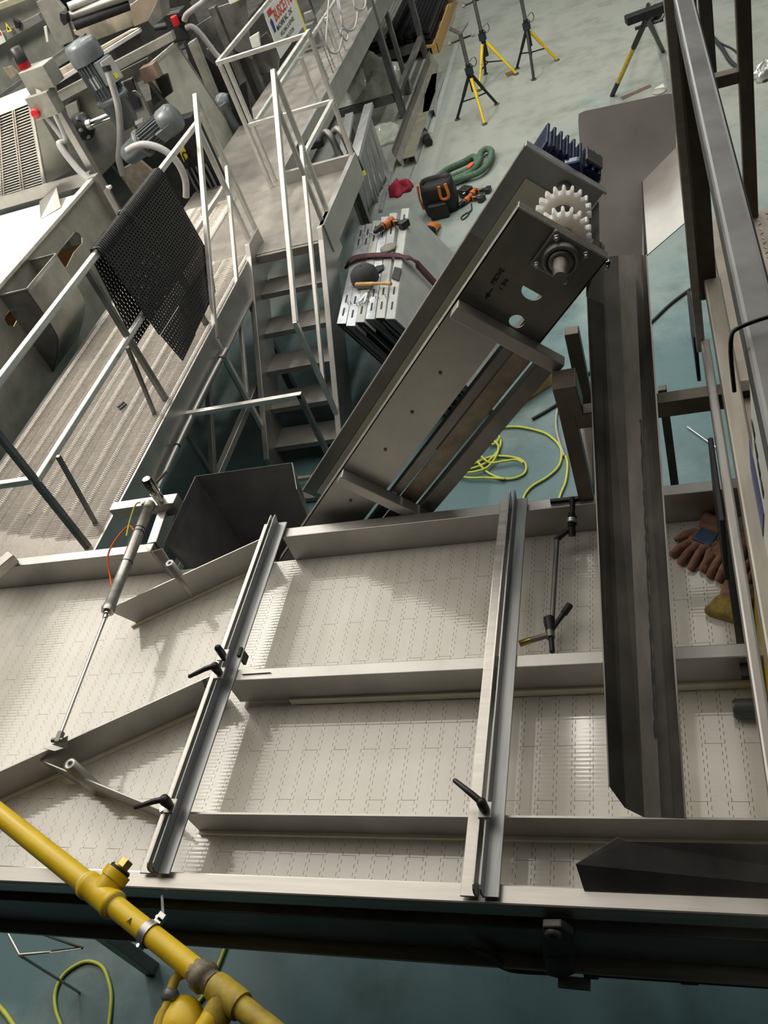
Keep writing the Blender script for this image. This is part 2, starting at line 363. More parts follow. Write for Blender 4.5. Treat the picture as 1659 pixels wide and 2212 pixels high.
# ---------------------------------------------------------------- hopper beside the belt
hp = thing('transfer_hopper', 'dark open sheet metal hopper set in the gap of the back rail', 'hopper', (-1.75, 2.3, FZ))
z1 = 1.64; zb = 1.05
A, B, Cc, D = V((-1.995, 2.53, z1)), V((-1.535, 2.53, z1)), V((-1.47, 2.36, z1)), V((-1.47, 2.16, z1))
E_ = V((-2.0, 2.14, z1))
ab, bb, cb, db, eb = V((-1.84, 2.36, zb)), V((-1.55, 2.36, zb)), V((-1.50, 2.30, zb)), V((-1.50, 2.12, zb)), V((-1.90, 2.12, zb))
for nm, q in (('side_wall', [E_, A, ab, eb]), ('back_wall', [A, B, bb, ab]), ('corner_wall', [B, Cc, cb, bb])):
    MB().sheet(q, .003).build(nm, DARKST, hp)
MB().sheet([eb, ab, bb, cb, db], .003).build('bottom_plate', STEELD, hp)
MB().sheet([V((-2.0, 2.11, 1.49)), V((-1.5, 2.11, 1.49)), db, eb], .003).build('front_wall', STEELD, hp)
MB().sheet([V((-2.06, 2.11, 1.505)), V((-1.90, 1.985, 1.505)), V((-1.80, 2.0, 1.505)), V((-1.55, 2.11, 1.505))], .002).build('transfer_plate', GALV, hp)
MB().sheet([E_+V((-.055, -.03, -.01)), E_+V((0, -.03, 0)), V((-1.91, 2.0, 1.505)), V((-2.06, 2.108, 1.505))], .003).build('lead_in_plate', STEEL, hp)
MB().bar((-1.95, 2.5, FZ), (-1.95, 2.5, 1.3), .04).build('leg', STEELD, hp)
# ---------------------------------------------------------------- inclined conveyor
YN, YF = 2.2, 2.617
S2 = math.sqrt(.5)
def uv(u, v, y): return V(((u-v)*S2, y, (u+v)*S2))
ic = thing('inclined_conveyor', 'stainless inclined conveyor rising from the hopper to the dark chute', 'conveyor', (-1.0, 2.4, FZ))
def side(y, t, sgn):
    # sgn: +1 flange towards +y
    mb = MB(); mb.prism([uv(-.14, 1.95, y), uv(1.30, 1.95, y), uv(1.30, 2.13, y), uv(-.14, 2.13, y)], (0, t, 0))
    return mb
side(YN, .004, 1).build('near_side_plate', STEEL, ic)
side(YF-.004, .004, -1).build('far_side_plate', GALV, ic)
MB().prism([uv(-.14, 2.126, YN), uv(1.19, 2.126, YN), uv(1.19, 2.126, YN+.035), uv(-.14, 2.126, YN+.035)], uv(0, .004, 0)).build('near_top_flange', STEELX, ic)
MB().prism([uv(1.195, 2.126, YN), uv(1.635, 2.126, YN), uv(1.635, 2.126, YN+.03), uv(1.195, 2.126, YN+.03)], uv(0, .004, 0)).build('head_top_flange', STEELX, ic)
MB().prism([uv(-.14, 2.126, YF-.012), uv(1.635, 2.126, YF-.012), uv(1.635, 2.126, YF+.01), uv(-.14, 2.126, YF+.01)], uv(0, .004, 0)).build('far_top_flange', STEELX, ic)
MB().prism([uv(-.1, 2.02, YN+.005), uv(1.28, 2.02, YN+.005), uv(1.28, 2.02, YF-.005), uv(-.1, 2.02, YF-.005)], uv(0, .01, 0)).build('slider_bed', STEELD, ic)
MB().prism([uv(-.1, 1.96, YF-.014), uv(1.545, 1.96, YF-.014), uv(1.545, 2.072, YF-.014), uv(-.1, 2.072, YF-.014)], (0, .006, 0)).build('guide_panel', mat('pale_panel', (.78, .77, .62), 0, .5, .06, 8), ic)
# head plates with cut holes
def head(y, name, m, holes):
    me = bpy.data.meshes.new(name); bm = bmesh.new()
    def face_poly(pts): return [bm.verts.new(p) for p in pts]
    out = [(1.30, 1.845), (1.632, 1.845), (1.632, 2.13), (1.30, 2.13)]
    loops = [[uv(u, v, y) for u, v in out]] + [[uv(u, v, y) for u, v in h] for h in holes]
    edges = []
    for lp in loops:
        vs = face_poly(lp); edges += [bm.edges.new((vs[i], vs[(i+1) % len(vs)])) for i in range(len(vs))]
    r = bmesh.ops.triangle_fill(bm, edges=edges, use_beauty=True, use_dissolve=False, normal=(0, -1, 0))
    fs = [f for f in bm.faces]
    ex = bmesh.ops.extrude_face_region(bm, geom=fs)
    bmesh.ops.translate(bm, verts=[e for e in ex['geom'] if isinstance(e, bmesh.types.BMVert)], vec=(0, .005, 0))
    bmesh.ops.recalc_face_normals(bm, faces=bm.faces)
    bmesh.ops.translate(bm, verts=bm.verts, vec=-ORG[ic.name])
    bm.to_mesh(me); bm.free(); me.materials.append(m)
    o = bpy.data.objects.new(name, me); C.objects.link(o); o.parent = ic; ORG[o.name] = ORG[ic.name]; return o
circ = lambda u, v, r, a0=0, a1=360, n=18: [(u+r*math.cos(math.radians(a0+(a1-a0)*i/n)), v+r*math.sin(math.radians(a0+(a1-a0)*i/n))) for i in range(n + (a1-a0 < 360))]
hA = circ(1.447, 1.960, .032, 90, 270, 14)
hB = circ(1.337, 1.943, .023)
hp_ = head(YN, 'near_head_plate', STEELD, [hA, hB])
head(YF-.005, 'far_head_plate', PANELG, [])
for y, nm, a, b in ((YN, 'near_end_flange', 0, .034), (YF, 'far_end_flange', -.03, .006)):
    MB().prism([uv(1.632, 1.842, y+a), uv(1.632, 2.132, y+a), uv(1.632, 2.132, y+b), uv(1.632, 1.842, y+b)], uv(.006, 0, 0)).build(nm, STEELX if y == YN else ALU, ic, .002)
MB().prism([uv(1.30, 1.843, YN), uv(1.635, 1.843, YN), uv(1.635, 1.843, YN+.03), uv(1.30, 1.843, YN+.03)], uv(0, .005, 0)).build('near_bottom_flange', STEELD, ic)
MB().prism([uv(1.30, 1.843, YN+.02), uv(1.60, 1.843, YN+.02), uv(1.60, 1.843, YF-.02), uv(1.30, 1.843, YF-.02)], uv(0, .004, 0)).build('head_bottom_pan', STEELD, ic)
# shaft, bearing, sprockets
SC_ = (1.578, 1.955)
def yc(u, v, y, prof, n=24, mb=None): return (mb or MB()).ring(uv(u, v, y), (0, -1, 0), prof, n)
yc(SC_[0], SC_[1], YF+.05, [(.0225, 0), (.0225, YF-YN+.13), (.019, YF-YN+.135), (.0188, YF-YN+.165)], 24).build('drive_shaft', STEELD, ic)
fb = MB().prism([uv(SC_[0]+a, SC_[1]+b, YN-.001) for a, b in ((-.062, -.062), (.062, -.062), (.062, .062), (-.062, .062))], (0, -.014, 0)).build('bearing_flange', STEELD, ic, .008, 3)
yc(SC_[0], SC_[1], YN-.014, [(.052, 0), (.050, .018), (.046, .022), (.039, .022), (.038, .012), (.036, .012), (.034, .024), (.026, .027)], 28).build('bearing_housing', STEELD, fb)
for a in (-1, 1):
    for b in (-1, 1):
        yc(SC_[0]+a*.047, SC_[1]+b*.047, YN-.014, [(.0085, 0), (.0085, .007), (.0055, .007), (.0055, .018)], 6).build('bolt', ALU, fb)
yc(1.625, 1.836, YN-.0, [(.009, -.01), (.009, .006), (.006, .006), (.006, .022), (.0, .024)], 8).build('adjuster_bolt', CHROME, ic)
def sprocket(y, name):
    n = 19; poly = []
    for i in range(n):
        a = 2*math.pi*i/n
        for da, r in ((0, .067), (.075, .0640), (.155, .0645), (.2, .077), (.235, .0815), (.30, .0815), (.325, .077)):
            poly.append((SC_[0]+r*math.cos(a+da), SC_[1]+r*math.sin(a+da)))
    me = MB(); me.prism([uv(u, v, y) for u, v in poly], (0, .028, 0))
    o = me.build(name, SPROC, ic)
    yc(SC_[0], SC_[1], y+.001, [(.034, 0), (.034, .010), (.023, .011)], 24).build('hub_collar', STEELD, o)
    return o
sprocket(2.30, 'drive_sprocket'); sprocket(2.43, 'drive_sprocket')
# panel screws and braces
for u, v in ((.36, 2.035), (.66, 2.04), (.86, 2.04), (1.05, 2.04)):
    yc(u, v, YN, [(.006, 0), (.006, .004), (.003, .006)], 8).build('panel_screw', STEELD, ic)
for u in (.47, 1.29):
    MB().prism([uv(u-.022, 2.125, YN), uv(u+.022, 2.125, YN), uv(u+.022, 1.755, YN), uv(u-.022, 1.755, YN)], (0, -.045, 0)).build('cross_brace', STEEL, ic, .003)
MB().prism([uv(.0, 1.895, YN), uv(1.29, 1.895, YN), uv(1.29, 1.93, YN), uv(.0, 1.93, YN)], (0, .035, 0)).build('return_rail', STEELD, ic, .003)
MB().prism([uv(.0, 1.823, YN+.02), uv(1.29, 1.823, YN+.02), uv(1.29, 1.885, YN+.02), uv(.0, 1.885, YN+.02)], (0, .004, 0)).build('return_pan', TAN, ic)
MB().prism([uv(.0, 1.757, YN-.01), uv(1.28, 1.757, YN-.01), uv(1.28, 1.812, YN-.01), uv(.0, 1.812, YN-.01)], (0, .045, 0)).build('lower_rail', STEELD, ic, .003)
MB().prism([uv(.45, 1.757, YF-.05), uv(1.28, 1.757, YF-.05), uv(1.28, 1.812, YF-.05), uv(.45, 1.812, YF-.05)], (0, .045, 0)).build('lower_rail', STEELD, ic, .003)
MB().prism([uv(.40, 1.91, YN-.001), uv(.43, 1.93, YN-.001), uv(.50, 1.93, YN-.001), uv(.5, 1.91, YN-.001)], (0, -.004, 0)).build('latch_tab', ALU, ic)
# gear motor on the far side
gm = thing('gear_motor', 'dark blue gear motor on the far side of the inclined conveyor head', 'motor', (-.23, 2.74, 2.52))
MB().bar(uv(1.585, 2.07, 2.74), uv(1.585, 1.85, 2.74), .13, .10).build('motor_body', BLUE, gm, .02, 3)
for k in range(9):
    MB().bar(uv(1.588, 2.07-k*.024, 2.74), uv(1.588, 2.060-k*.024, 2.74), .145, .118).build('cooling_fin', BLUE, gm, .003)
MB().bar(uv(1.652, 1.93, 2.735), uv(1.652, 1.87, 2.735), .08, .010).build('name_plate', DARKST, gm, .002)
MB().bar(uv(1.58, 1.96, 2.625), uv(1.58, 1.96, 2.67), .12).build('mounting_flange', BLUE, gm, .01)
MB().ring((-.348, 2.67, 2.585), (0, 0, 1), [(.026, -.03), (.026, .018), (.022, .030), (.012, .038), (0, .040)], 16).build('shaft_cap', CHROME, ic)
# hand written marks on the near head plate
def text(body, size, o, ux, uy, m, name, parent=None, depth=.0006, shear=0, extra=0):
    """flat lettering: origin o, ux along the line, uy up the letters"""
    cu = bpy.data.curves.new(name, 'FONT'); cu.body = body; cu.size = size; cu.extrude = depth; cu.resolution_u = 2; cu.align_x = 'LEFT'; cu.offset = extra
    tmp = bpy.data.objects.new(name, cu); C.objects.link(tmp)
    dg = bpy.context.evaluated_depsgraph_get(); me = bpy.data.meshes.new_from_object(tmp.evaluated_get(dg))
    bpy.data.objects.remove(tmp)
    ux = V(ux).normalized(); uy = V(uy); uy = (uy-ux*uy.dot(ux)).normalized(); uz = ux.cross(uy)
    org = ORG.get(parent.name, V((0, 0, 0))) if parent else V((0, 0, 0))
    for v in me.vertices: v.co = V(o) + ux*(v.co.x) + uy*v.co.y + uz*v.co.z - org
    me.materials.clear(); me.materials.append(m)
    ob = bpy.data.objects.new(name, me); C.objects.link(ob)
    if parent: ob.parent = parent; ORG[ob.name] = org
    return ob
tp = lambda u, v: uv(u, v, YN-.002)
text('MOVE', .021, tp(1.405, 2.062), uv(1, -.0, 0), uv(0, 1, 0), INK, 'marker_writing', hp_, .0005)
text('1 3/4', .019, tp(1.40, 2.034), uv(1, -.0, 0), uv(0, 1, 0), INK, 'marker_writing', hp_, .0005)
MB().bar(tp(1.365, 2.060), tp(1.395, 2.060), .001, .003).prism([tp(1.352, 2.060), tp(1.372, 2.069), tp(1.370, 2.052)], (0, .001, 0)).build('marker_arrow', INK, hp_)
# ---------------------------------------------------------------- chute and hood
ch = thing('discharge_chute', 'long dark sheet metal chute sloping from the conveyor head down to the belt', 'chute', (-.2, 1.9, FZ))
def chute_pt(px, py, drop):
    # slope of the chute: rises .233 m per metre away from the belt
    d = ROT @ V(((px-CX)/F, -(py-CY)/F, -1)); z0 = 1.653-drop-.233*1.092
    t = (z0-EYE.z)/(d.z-.233*d.y)
    return EYE + d*t*.9
NEAR = [(1318, 1698, 0), (1352, 1745, .055), (1392, 1765, .08), (1428, 1766, .08), (1455, 1767, .05), (1478, 1768, 0)]
FAR = [(1266, 560, 0), (1300, 556, .055), (1335, 552, .08), (1370, 550, .08), (1384, 550, .05), (1394, 552, 0)]
ends = [chute_pt(*p) for p in NEAR]; e_ = [chute_pt(*p) for p in FAR]
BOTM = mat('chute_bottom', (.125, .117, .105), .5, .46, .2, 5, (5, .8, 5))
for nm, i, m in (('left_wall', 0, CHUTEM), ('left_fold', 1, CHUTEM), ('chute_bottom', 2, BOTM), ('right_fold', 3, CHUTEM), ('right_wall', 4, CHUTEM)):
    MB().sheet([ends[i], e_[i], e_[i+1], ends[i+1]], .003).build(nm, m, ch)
MB().bar(ends[5]+V((.003, 0, 0)), e_[5]+V((.003, 0, 0)), .004, .006).build('right_rim', STEELD, ch)
MB().bar(ends[0]+V((-.002, 0, 0)), e_[0]+V((-.002, 0, 0)), .003, .005).build('left_rim', STEELD, ch)
random.seed(9); sm = MB(); prev = None
for k in range(60):
    t_ = .10+.52*k/59; c_ = ends[3].lerp(e_[3], t_)+V((-.004+random.uniform(-.0012, .0012), 0, .0035)); w2 = random.uniform(.0012, .0032)
    cur = (c_+V((-w2, 0, 0)), c_+V((w2, 0, 0)))
    if prev: sm.add([prev[0], prev[1], cur[1], cur[0]], [(0, 1, 2, 3)])
    prev = cur
sm.build('weld_seam', INK, ch)
# hood behind the conveyor head
def onplane(px, py, a, b, c):
    n = (b-a).cross(c-a); d = ROT @ V(((px-CX)/F, -(py-CY)/F, -1)); return EYE + d*((a-EYE).dot(n)/d.dot(n))
ha, hb, hc = at(1252, 243, y=3.14), at(1455, 200, y=3.14), at(1272, 600, y=2.86)
hq = lambda px, py: onplane(px, py, ha, hb, hc)
hoodp = [(1249, 262), (1250, 246), (1262, 240), (1440, 202), (1452, 203), (1456, 216), (1461, 318), (1388, 392), (1388, 600), (1272, 600)]
MB().sheet([hq(*p) for p in hoodp], .004).build('hood_back', HOODM, ch)
w1, w2, w3 = hq(1388, 392), hq(1461, 318), at(1477, 482, y=2.62)
MB().sheet([onplane(*p, w1, w2, w3) for p in ((1388, 392), (1461, 318), (1477, 335), (1478, 482), (1392, 556))], .003).build('hood_wing', STEEL, ch)
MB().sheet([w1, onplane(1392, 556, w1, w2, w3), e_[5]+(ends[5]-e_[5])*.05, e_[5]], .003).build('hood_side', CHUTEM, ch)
MB().sheet([at(1268, 512, y=2.42), at(1306, 526, y=2.36), at(1304, 656, y=2.24), at(1266, 640, y=2.24)], .003).build('rubber_flap', GALV, ch)
# ---------------------------------------------------------------- stand under the conveyor head
st = thing('support_stand', 'brown steel tube stand carrying the inclined conveyor head', 'stand', (-.1, 2.3, FZ))
BROWNST = mat('scaled_steel', (.15, .13, .105), .6, .45, .2, 6)
MB().bar((-.335, 2.15, FZ), (-.335, 2.15, 2.09), .048).build('front_leg', BROWNST, st, .003)
MB().bar((.36, 2.15, FZ), (.36, 2.15, 2.02), .048).build('front_leg', BROWNST, st, .003)
MB().bar((-.325, 2.56, FZ), (-.325, 2.56, 2.02), .048).build('back_leg', BROWNST, st, .003)
MB().bar((-.06, 2.56, FZ), (-.06, 2.56, 1.72), .03).build('back_leg', BROWNST, st, .003)
MB().bar((-.312, 2.15, 1.972), (.337, 2.15, 1.972), .05, .058).build('cross_tube', BROWNST, st, .003)
MB().bar((-.33, 2.175, 1.63), (-.33, 2.535, 1.63), .04, .05).build('cross_tube', BROWNST, st, .003)
MB().bar((-.318, 2.11, 2.155), (-.318, 2.14, 2.02), .07, .075).build('brace_bracket', BROWNST, st, .004)
# ================================================================ bracket and conduit under the front rail
jb = thing('conduit_bracket', 'dark clamp bracket with cast elbow box hung under the front rail', 'bracket', (-.42, .75, 1.45))
CASTD = mat('dark_casting', (.085, .085, .08), .4, .55, .15, 12)
YB = .752
w_ = lambda px, py, y=YB: at(px, py, y=y)
MB().prism([w_(1172, 2003), w_(1212, 2003), w_(1238, 2020), w_(1240, 2062), w_(1228, 2080), w_(1172, 2078)], (0, .02, 0)).build('clamp_plate', CASTD, jb, .004)
MB().ring(w_(1195, 2013), (0, -1, 0), [(.020, 0), (.020, .010), (.011, .012), (.010, .003), (0, .003)], 18).build('clamp_bolt', STEELD, jb)
MB().prism([w_(1178, 2078, .74), (w_(1235, 2080, .74)), w_(1245, 2105, .74), w_(1215, 2118, .74), w_(1178, 2108, .74)], (0, .03, 0)).build('junction_body', CASTD, jb, .008, 3)
MB().bar(w_(1205, 2120, .735), w_(1276, 2127, .735), .03, .010).build('junction_cover', STEELD, jb, .003)
cd = MB().tube(curve([w_(1012, 2046), w_(1035, 2058), w_(1060, 2068), w_(1095, 2088), w_(1130, 2094), w_(1190, 2097)]), [.004]*6+[.010]*4+[.0115]*26, 10)
tag(cd.build('cable_whip', CASTD), 'short bent dark cable end left of the elbow box', 'cable')
cn = thing('conduit', 'grey conduit pipe running right from the elbow box under the front rail', 'pipe', (-.1, .75, 1.33))
cp = lambda px: w_(px, 2101+(px-1280)*.066)
MB().cyl(cp(1270), cp(1980), .0105, 12).build('pipe', CASTD, cn)
MB().cyl(cp(1262), cp(1292), .0155, 12).build('coupling', CASTD, cn)
MB().cyl(cp(1470), cp(1508), .0135, 12).build('coupling', CASTD, cn)
# ================================================================ yellow gas pipe
gp = thing('gas_pipe', 'yellow gas pipe with tees crossing the lower left corner', 'pipe', (-1.6, .75, 1.75))
GZ = 1.75
p0, p1 = at(0, 1760, z=GZ), at(568, 2212, z=GZ); gd = (p1-p0).normalized(); gn = V((-gd.y, gd.x, 0))
P = lambda t: p0+gd*t
L = lambda q: (V(q)-p0).dot(gd)
t_tee, t_cl, t_un, t_t2 = L(at(220, 1930, z=GZ)), L(at(330, 2008, z=GZ)), L(at(450, 2112, z=GZ)), L(at(492, 2152, z=GZ))
MB().cyl(P(-.6), P(t_tee-.02), .0295, 20).build('pipe_length', YEL, gp)
MB().cyl(P(t_tee+.02), P(t_un-.01), .0275, 20).build('pipe_length', YEL, gp)
MB().cyl(P(t_t2+.02), P(t_t2+.6), .0265, 20).build('pipe_length', YELD, gp)
MB().tube([P(t_tee-.062), P(t_tee-.060), P(t_tee-.045), P(t_tee-.04), P(t_tee+.04), P(t_tee+.045), P(t_tee+.060), P(t_tee+.062)], [.033, .037, .037, .034, .034, .037, .037, .033], 20).cyl(P(t_tee), P(t_tee)+gn*.055, .033, 18).tube([P(t_tee)+gn*.045, P(t_tee)+gn*.07], .037, 18).build('tee_fitting', YEL, gp)
pb = P(t_tee)+gn*.07
MB().tube([pb, pb+gn*.008], .030, 16).build('thread_seal', BLACKM, gp)
MB().cyl(pb+gn*.008, pb+gn*.012, .028, 16).bar(pb+gn*.012, pb+gn*.035, .026, .026).build('pipe_plug', BRASS, gp, .002)
MB().tube([P(t_tee-.068), P(t_tee-.060)], .0325, 18).tube([P(t_tee+.060), P(t_tee+.063)], .032, 18).build('joint_sealant', WHITEP, gp)
MB().tube([P(t_un-.045), P(t_un-.03), P(t_un-.028), P(t_un+.0), P(t_un+.002), P(t_un+.02)], [.029, .031, .037, .037, .030, .029], 8).build('union', mat('rusty_iron', (.28, .24, .18), .4, .6, .3, 40), gp)
MB().tube([P(t_t2-.045), P(t_t2-.03), P(t_t2+.03), P(t_t2+.045)], [.033, .035, .035, .033], 18).cyl(P(t_t2), P(t_t2)-gn*.06+V((0, 0, -.01)), .034, 18).build('tee_fitting', YELD, gp)
MB().cyl(P(t_t2)-gn*.05, P(t_t2)-gn*.5, .027, 18).build('branch_pipe', YEL, gp)
text('A', .022, P(t_tee+.155)+V((-.012, -.008, .0282)), gd, gn, INK, 'pipe_letter', gp, .0004)
sp = thing('regulator_branch', 'thin yellow branch pipe with grey union leading to round yellow regulator', 'pipe', (-1.25, .48, 1.72))
MB().tube(curve([P(t_un-.02)-gn*.02+V((0, 0, -.02)), *[at(a, b, z=GZ-.03) for a, b in ((412, 2103), (385, 2108), (372, 2132), (364, 2165), (352, 2195), (340, 2240))]], 5), .0125, 12).build('pipe_length', YELD, sp)
MB().tube([*[at(a, b, z=GZ-.03) for a, b in ((371, 2138), (370, 2142), (365, 2160), (364, 2164))]], [.016, .021, .021, .016], 8).build('union', GREY, sp)
MB().ring(at(390, 2216, z=GZ-.06), (0, 0, 1), [(.02, -.04), (.045, -.01), (.062, 0), (.064, .012), (.060, .024), (.040, .036), (.012, .042), (0, .043)], 28).build('regulator_dome', YEL, sp)
hg = thing('pipe_hanger', 'steel pipe clamp with threaded rod holding the yellow gas pipe', 'clamp', P(t_cl))
MB().tube([P(t_cl-.012), P(t_cl+.012)], .032, 18, False).tube([P(t_cl-.012), P(t_cl+.012)], .0295, 18, False).build('clamp_ring', STEEL, hg)
MB().bar(P(t_cl)+gn*.03, P(t_cl)+gn*.055, .022, .012).cyl(P(t_cl)+gn*.04+V((0, 0, -.012)), P(t_cl)+gn*.04+V((0, 0, .018)), .005, 8).cyl(P(t_cl)-gn*.035+V((0, 0, -.012)), P(t_cl)-gn*.035+V((0, 0, .012)), .005, 8).build('clamp_bolt', CHROME, hg)
MB().cyl(P(t_cl)+gn*.05, at(350, 1936, y=.775), .004, 8).build('threaded_rod', ALU, hg)
# ================================================================ things lying on the belt
nz = thing('nozzle_pipe', 'dark valve wand with brass nozzle leaning on the belt between cross bar and chute', 'nozzle', (-.44, 1.7, 1.55))
zz = 1.57
q = lambda px, py, z=zz: at(px, py, z=z)
MB().cyl(q(1203, 1165), q(1193, 1335), .0085, 12).build('pipe', STEELD, nz)
MB().tube([q(1235, 1108, 1.62), q(1236, 1158, 1.58)], .012, 12).tube([q(1236, 1115, 1.62), q(1236, 1135, 1.60)], .016, 8).cyl(q(1237, 1075, 1.64), q(1236, 1110, 1.62), .009, 10).build('top_valve', BLACKM, nz)
MB().tube([q(1235, 1120, 1.62), q(1235, 1128, 1.615)], .0165, 8).build('valve_nut', ALU, nz)
MB().tube([q(1236, 1140, 1.59), q(1218, 1152, 1.575), q(1200, 1167)], .010, 10).build('link_elbow', BLACKM, nz)
MB().tube([q(1186, 1336), q(1188, 1350), q(1189, 1366)], [.018, .018, .013], 14).build('knob', BLACKM, nz)
MB().cyl(q(1190, 1366), q(1193, 1408), .0085, 10).build('spindle', BLACKM, nz)
MB().tube([q(1188, 1364), q(1190, 1378)], .014, 10).build('tee_body', STEELD, nz)
MB().cyl(q(1190, 1370), q(1143, 1384), .0095, 10).build('side_pipe', TAN, nz)
MB().cyl(q(1146, 1383), q(1122, 1391), .0105, 12).build('brass_nozzle', BRASS, nz)
MB().tube([q(1192, 1362), q(1208, 1338), q(1230, 1308)], [.007, .008, .010], 10).tube([q(1218, 1325), q(1231, 1307)], .012, 8).build('hose_barb', BLACKM, nz)
MB().bar((-.455, 2.135, 1.637), (-.355, 2.135, 1.637), .012, .012).build('hanging_bar', BLACKM, nz)
MB().cyl((-.392, 2.135, 1.637), q(1237, 1090, 1.63), .006, 8).build('hook_rod', BLACKM, nz)
rg = MB()
bmv = []
def lump(name, m, c, sx, sy, sz, seed, parent=None, n=14, amp=.25, fold=3.0, flat=True):
    """crumpled soft heap"""
    rnd = random.Random(seed); ph = [rnd.uniform(0, 6.28) for _ in range(8)]
    vs, fs = [], []
    R_ = n//2+1
    for i in range(R_+1):
        th = math.pi/2*i/R_
        for k in range(n*2):
            a = math.pi*k/n
            r = math.sin(th)*(1+amp*math.sin(fold*a+ph[0])*.5+amp*.4*math.sin(2*fold*a+ph[1]))
            h = math.cos(th)**.7*(1+amp*math.sin(2*a+ph[2]+3*th)+amp*.5*math.sin(5*a+ph[3]+5*th)) if i < R_ else 0
            vs.append(V(c)+V((sx*r*math.cos(a), sy*r*math.sin(a), sz*h)))
    m2 = n*2
    for i in range(R_):
        for k in range(m2): fs.append((i*m2+k, i*m2+(k+1) % m2, (i+1)*m2+(k+1) % m2, (i+1)*m2+k))
    fs.append([R_*m2+k for k in range(m2)])
    mb = MB(); mb.add(vs, fs, True); return mb.build(name, m, parent)
def glove(name, label, wrist, tip, wdt, cuffm, seed, z=1.5, spread=1, curl=0, patch=None):
    """leather work glove lying flat: cuff, palm, five fingers"""
    t = thing(name, label, 'glove', wrist)
    a, b = V(wrist), V(tip); d = (b-a).normalized(); n = V((-d.y, d.x, 0)); Lh = (b-a).length
    pal = [a+d*Lh*.26+n*wdt*.40, a+d*Lh*.45+n*wdt*.5, a+d*Lh*.60+n*wdt*.48, a+d*Lh*.60-n*wdt*.48, a+d*Lh*.42-n*wdt*.5, a+d*Lh*.26-n*wdt*.40]
    MB().prism([p+V((0, 0, .003)) for p in pal], (0, 0, .026)).build('palm', GLOVE, t, .010, 3)
    cf = [a+n*wdt*.62, a+d*Lh*.30+n*wdt*.44, a+d*Lh*.30-n*wdt*.44, a-n*wdt*.62]
    MB().prism([p+V((0, 0, .002)) for p in cf], (0, 0, .034)).build('cuff', cuffm, t, .010, 3)
    for k, (o, l) in enumerate(((.36, .85), (.12, 1), (-.12, .96), (-.36, .78))):
        s0 = a+d*Lh*.57+n*wdt*o+V((0, 0, .016)); e0 = a+d*Lh*(.57+.43*l)+n*wdt*o*1.15*spread+V((0, 0, .013+curl))
        MB().tube([s0, (s0+e0)/2+V((0, 0, .006)), e0-(e0-s0)*.08, e0], [.0145, .0135, .012, .005], 10).build('finger', GLOVE, t)
    s0 = a+d*Lh*.36-n*wdt*.42+V((0, 0, .016)); e0 = a+d*Lh*.62-n*wdt*.85+V((0, 0, .014))
    MB().tube([s0, (s0+e0)/2+V((0, 0, .005)), e0], [.016, .0145, .007], 10).build('thumb', GLOVE, t)
    if patch:
        MB().prism([a+d*Lh*.30+n*wdt*.3+V((0, 0, .029)), a+d*Lh*.56+n*wdt*.34+V((0, 0, .029)), a+d*Lh*.56-n*wdt*.3+V((0, 0, .029)), a+d*Lh*.30-n*wdt*.3+V((0, 0, .029))], (0, 0, .005)).build('blue_back', patch, t, .002)
    return t
glove('work_glove', 'tan work glove with a yellow cuff, front one on the belt under the walkway rail', (.05, 1.685, 1.5), (.16, 1.90, 1.5), .105, GLOVEY, 3)
glove('work_glove', 'brown work glove with a blue back lying behind the yellow-cuffed one', (.08, 2.085, 1.5), (-.05, 1.90, 1.5), .10, GLOVE, 5, spread=1.5, patch=GLOVEB)
glove('work_glove', 'dark brown work glove propped against the back rail near the walkway', (.13, 2.02, 1.5), (.03, 1.84, 1.5), .11, GLOVE, 8)
rl = thing('roller_stub', 'dark grey roller end at the right edge of the belt', 'roller', (.1, 1.37, 1.53))
MB().cyl((.045, 1.372, 1.527), (.33, 1.372, 1.527), .027, 20).build('sleeve', mat('grey_rubber', (.075, .085, .09), 0, .4, .1, 20), rl)
MB().cyl((.040, 1.372, 1.527), (.045, 1.372, 1.527), .023, 16).build('end_cap', DARKST, rl)
# ================================================================ crossover walkway at the right, with its guard rail and sign
cw = thing('crossover_platform', 'steel crossover walkway with square tube guard rail at right edge', 'walkway', (.5, 1.4, FZ))
MB().bar((.106, .1, 2.975), (.106, 2.47, 2.975), .046, .05).build('top_rail', DARKST, cw, .008, 3)
MB().bar((.11, 2.42, 2.15), (.11, 2.42, 3.0), .05).build('rail_post', BROWNST, cw, .006)
MB().box(.062, .088, 2.40, 2.45, 1.96, 3.0).build('post_flange', STEELX, cw, .003)
MB().bar((.122, .1, 2.20), (.122, 2.395, 2.20), .046, .05).build('knee_rail', mat('knee_rail_steel', (.36, .33, .28), .6, .45, .12, 6, (5, .6, 5)), cw, .006)
MB().bar((.088, .1, 1.985), (.088, 2.40, 1.985), .026, .05).build('bottom_rail', mat('scaled_steel_light', (.42, .40, .38), .65, .40, .12, 6, (5, .6, 5)), cw, .006)
MB().bar((.145, .1, 1.93), (.145, 3.2, 1.93), .04, .10).build('deck_channel', STEELD, cw, .004)
MB().bar((.08, 1.42, 1.60), (.08, 1.95, 1.60), .02, .02).build('hanger_strap', BLACKM, cw)
MB().box(.058, .072, 1.66, 1.99, 1.72, 1.96).build('hanging_plate', BLACKM, cw, .003)
MB().box(.056, .068, 2.46, 2.74, 1.80, 1.98).build('hanging_plate', BLACKM, cw, .003)
TREAD = mat('tread_plate', (.36, .32, .27), .7, .42, .15, 6)
dk = MB().box(.165, 1.1, -.6, 3.2, 1.955, 1.975).build('deck_plate', TREAD, cw)
MB().box(-6.0, 1.1, -3.6, .22, 1.955, 1.975).build('unseen_shade_deck', TREAD, cw)  # unseen deck behind the camera, added to keep light off the front floor
lz = MB()
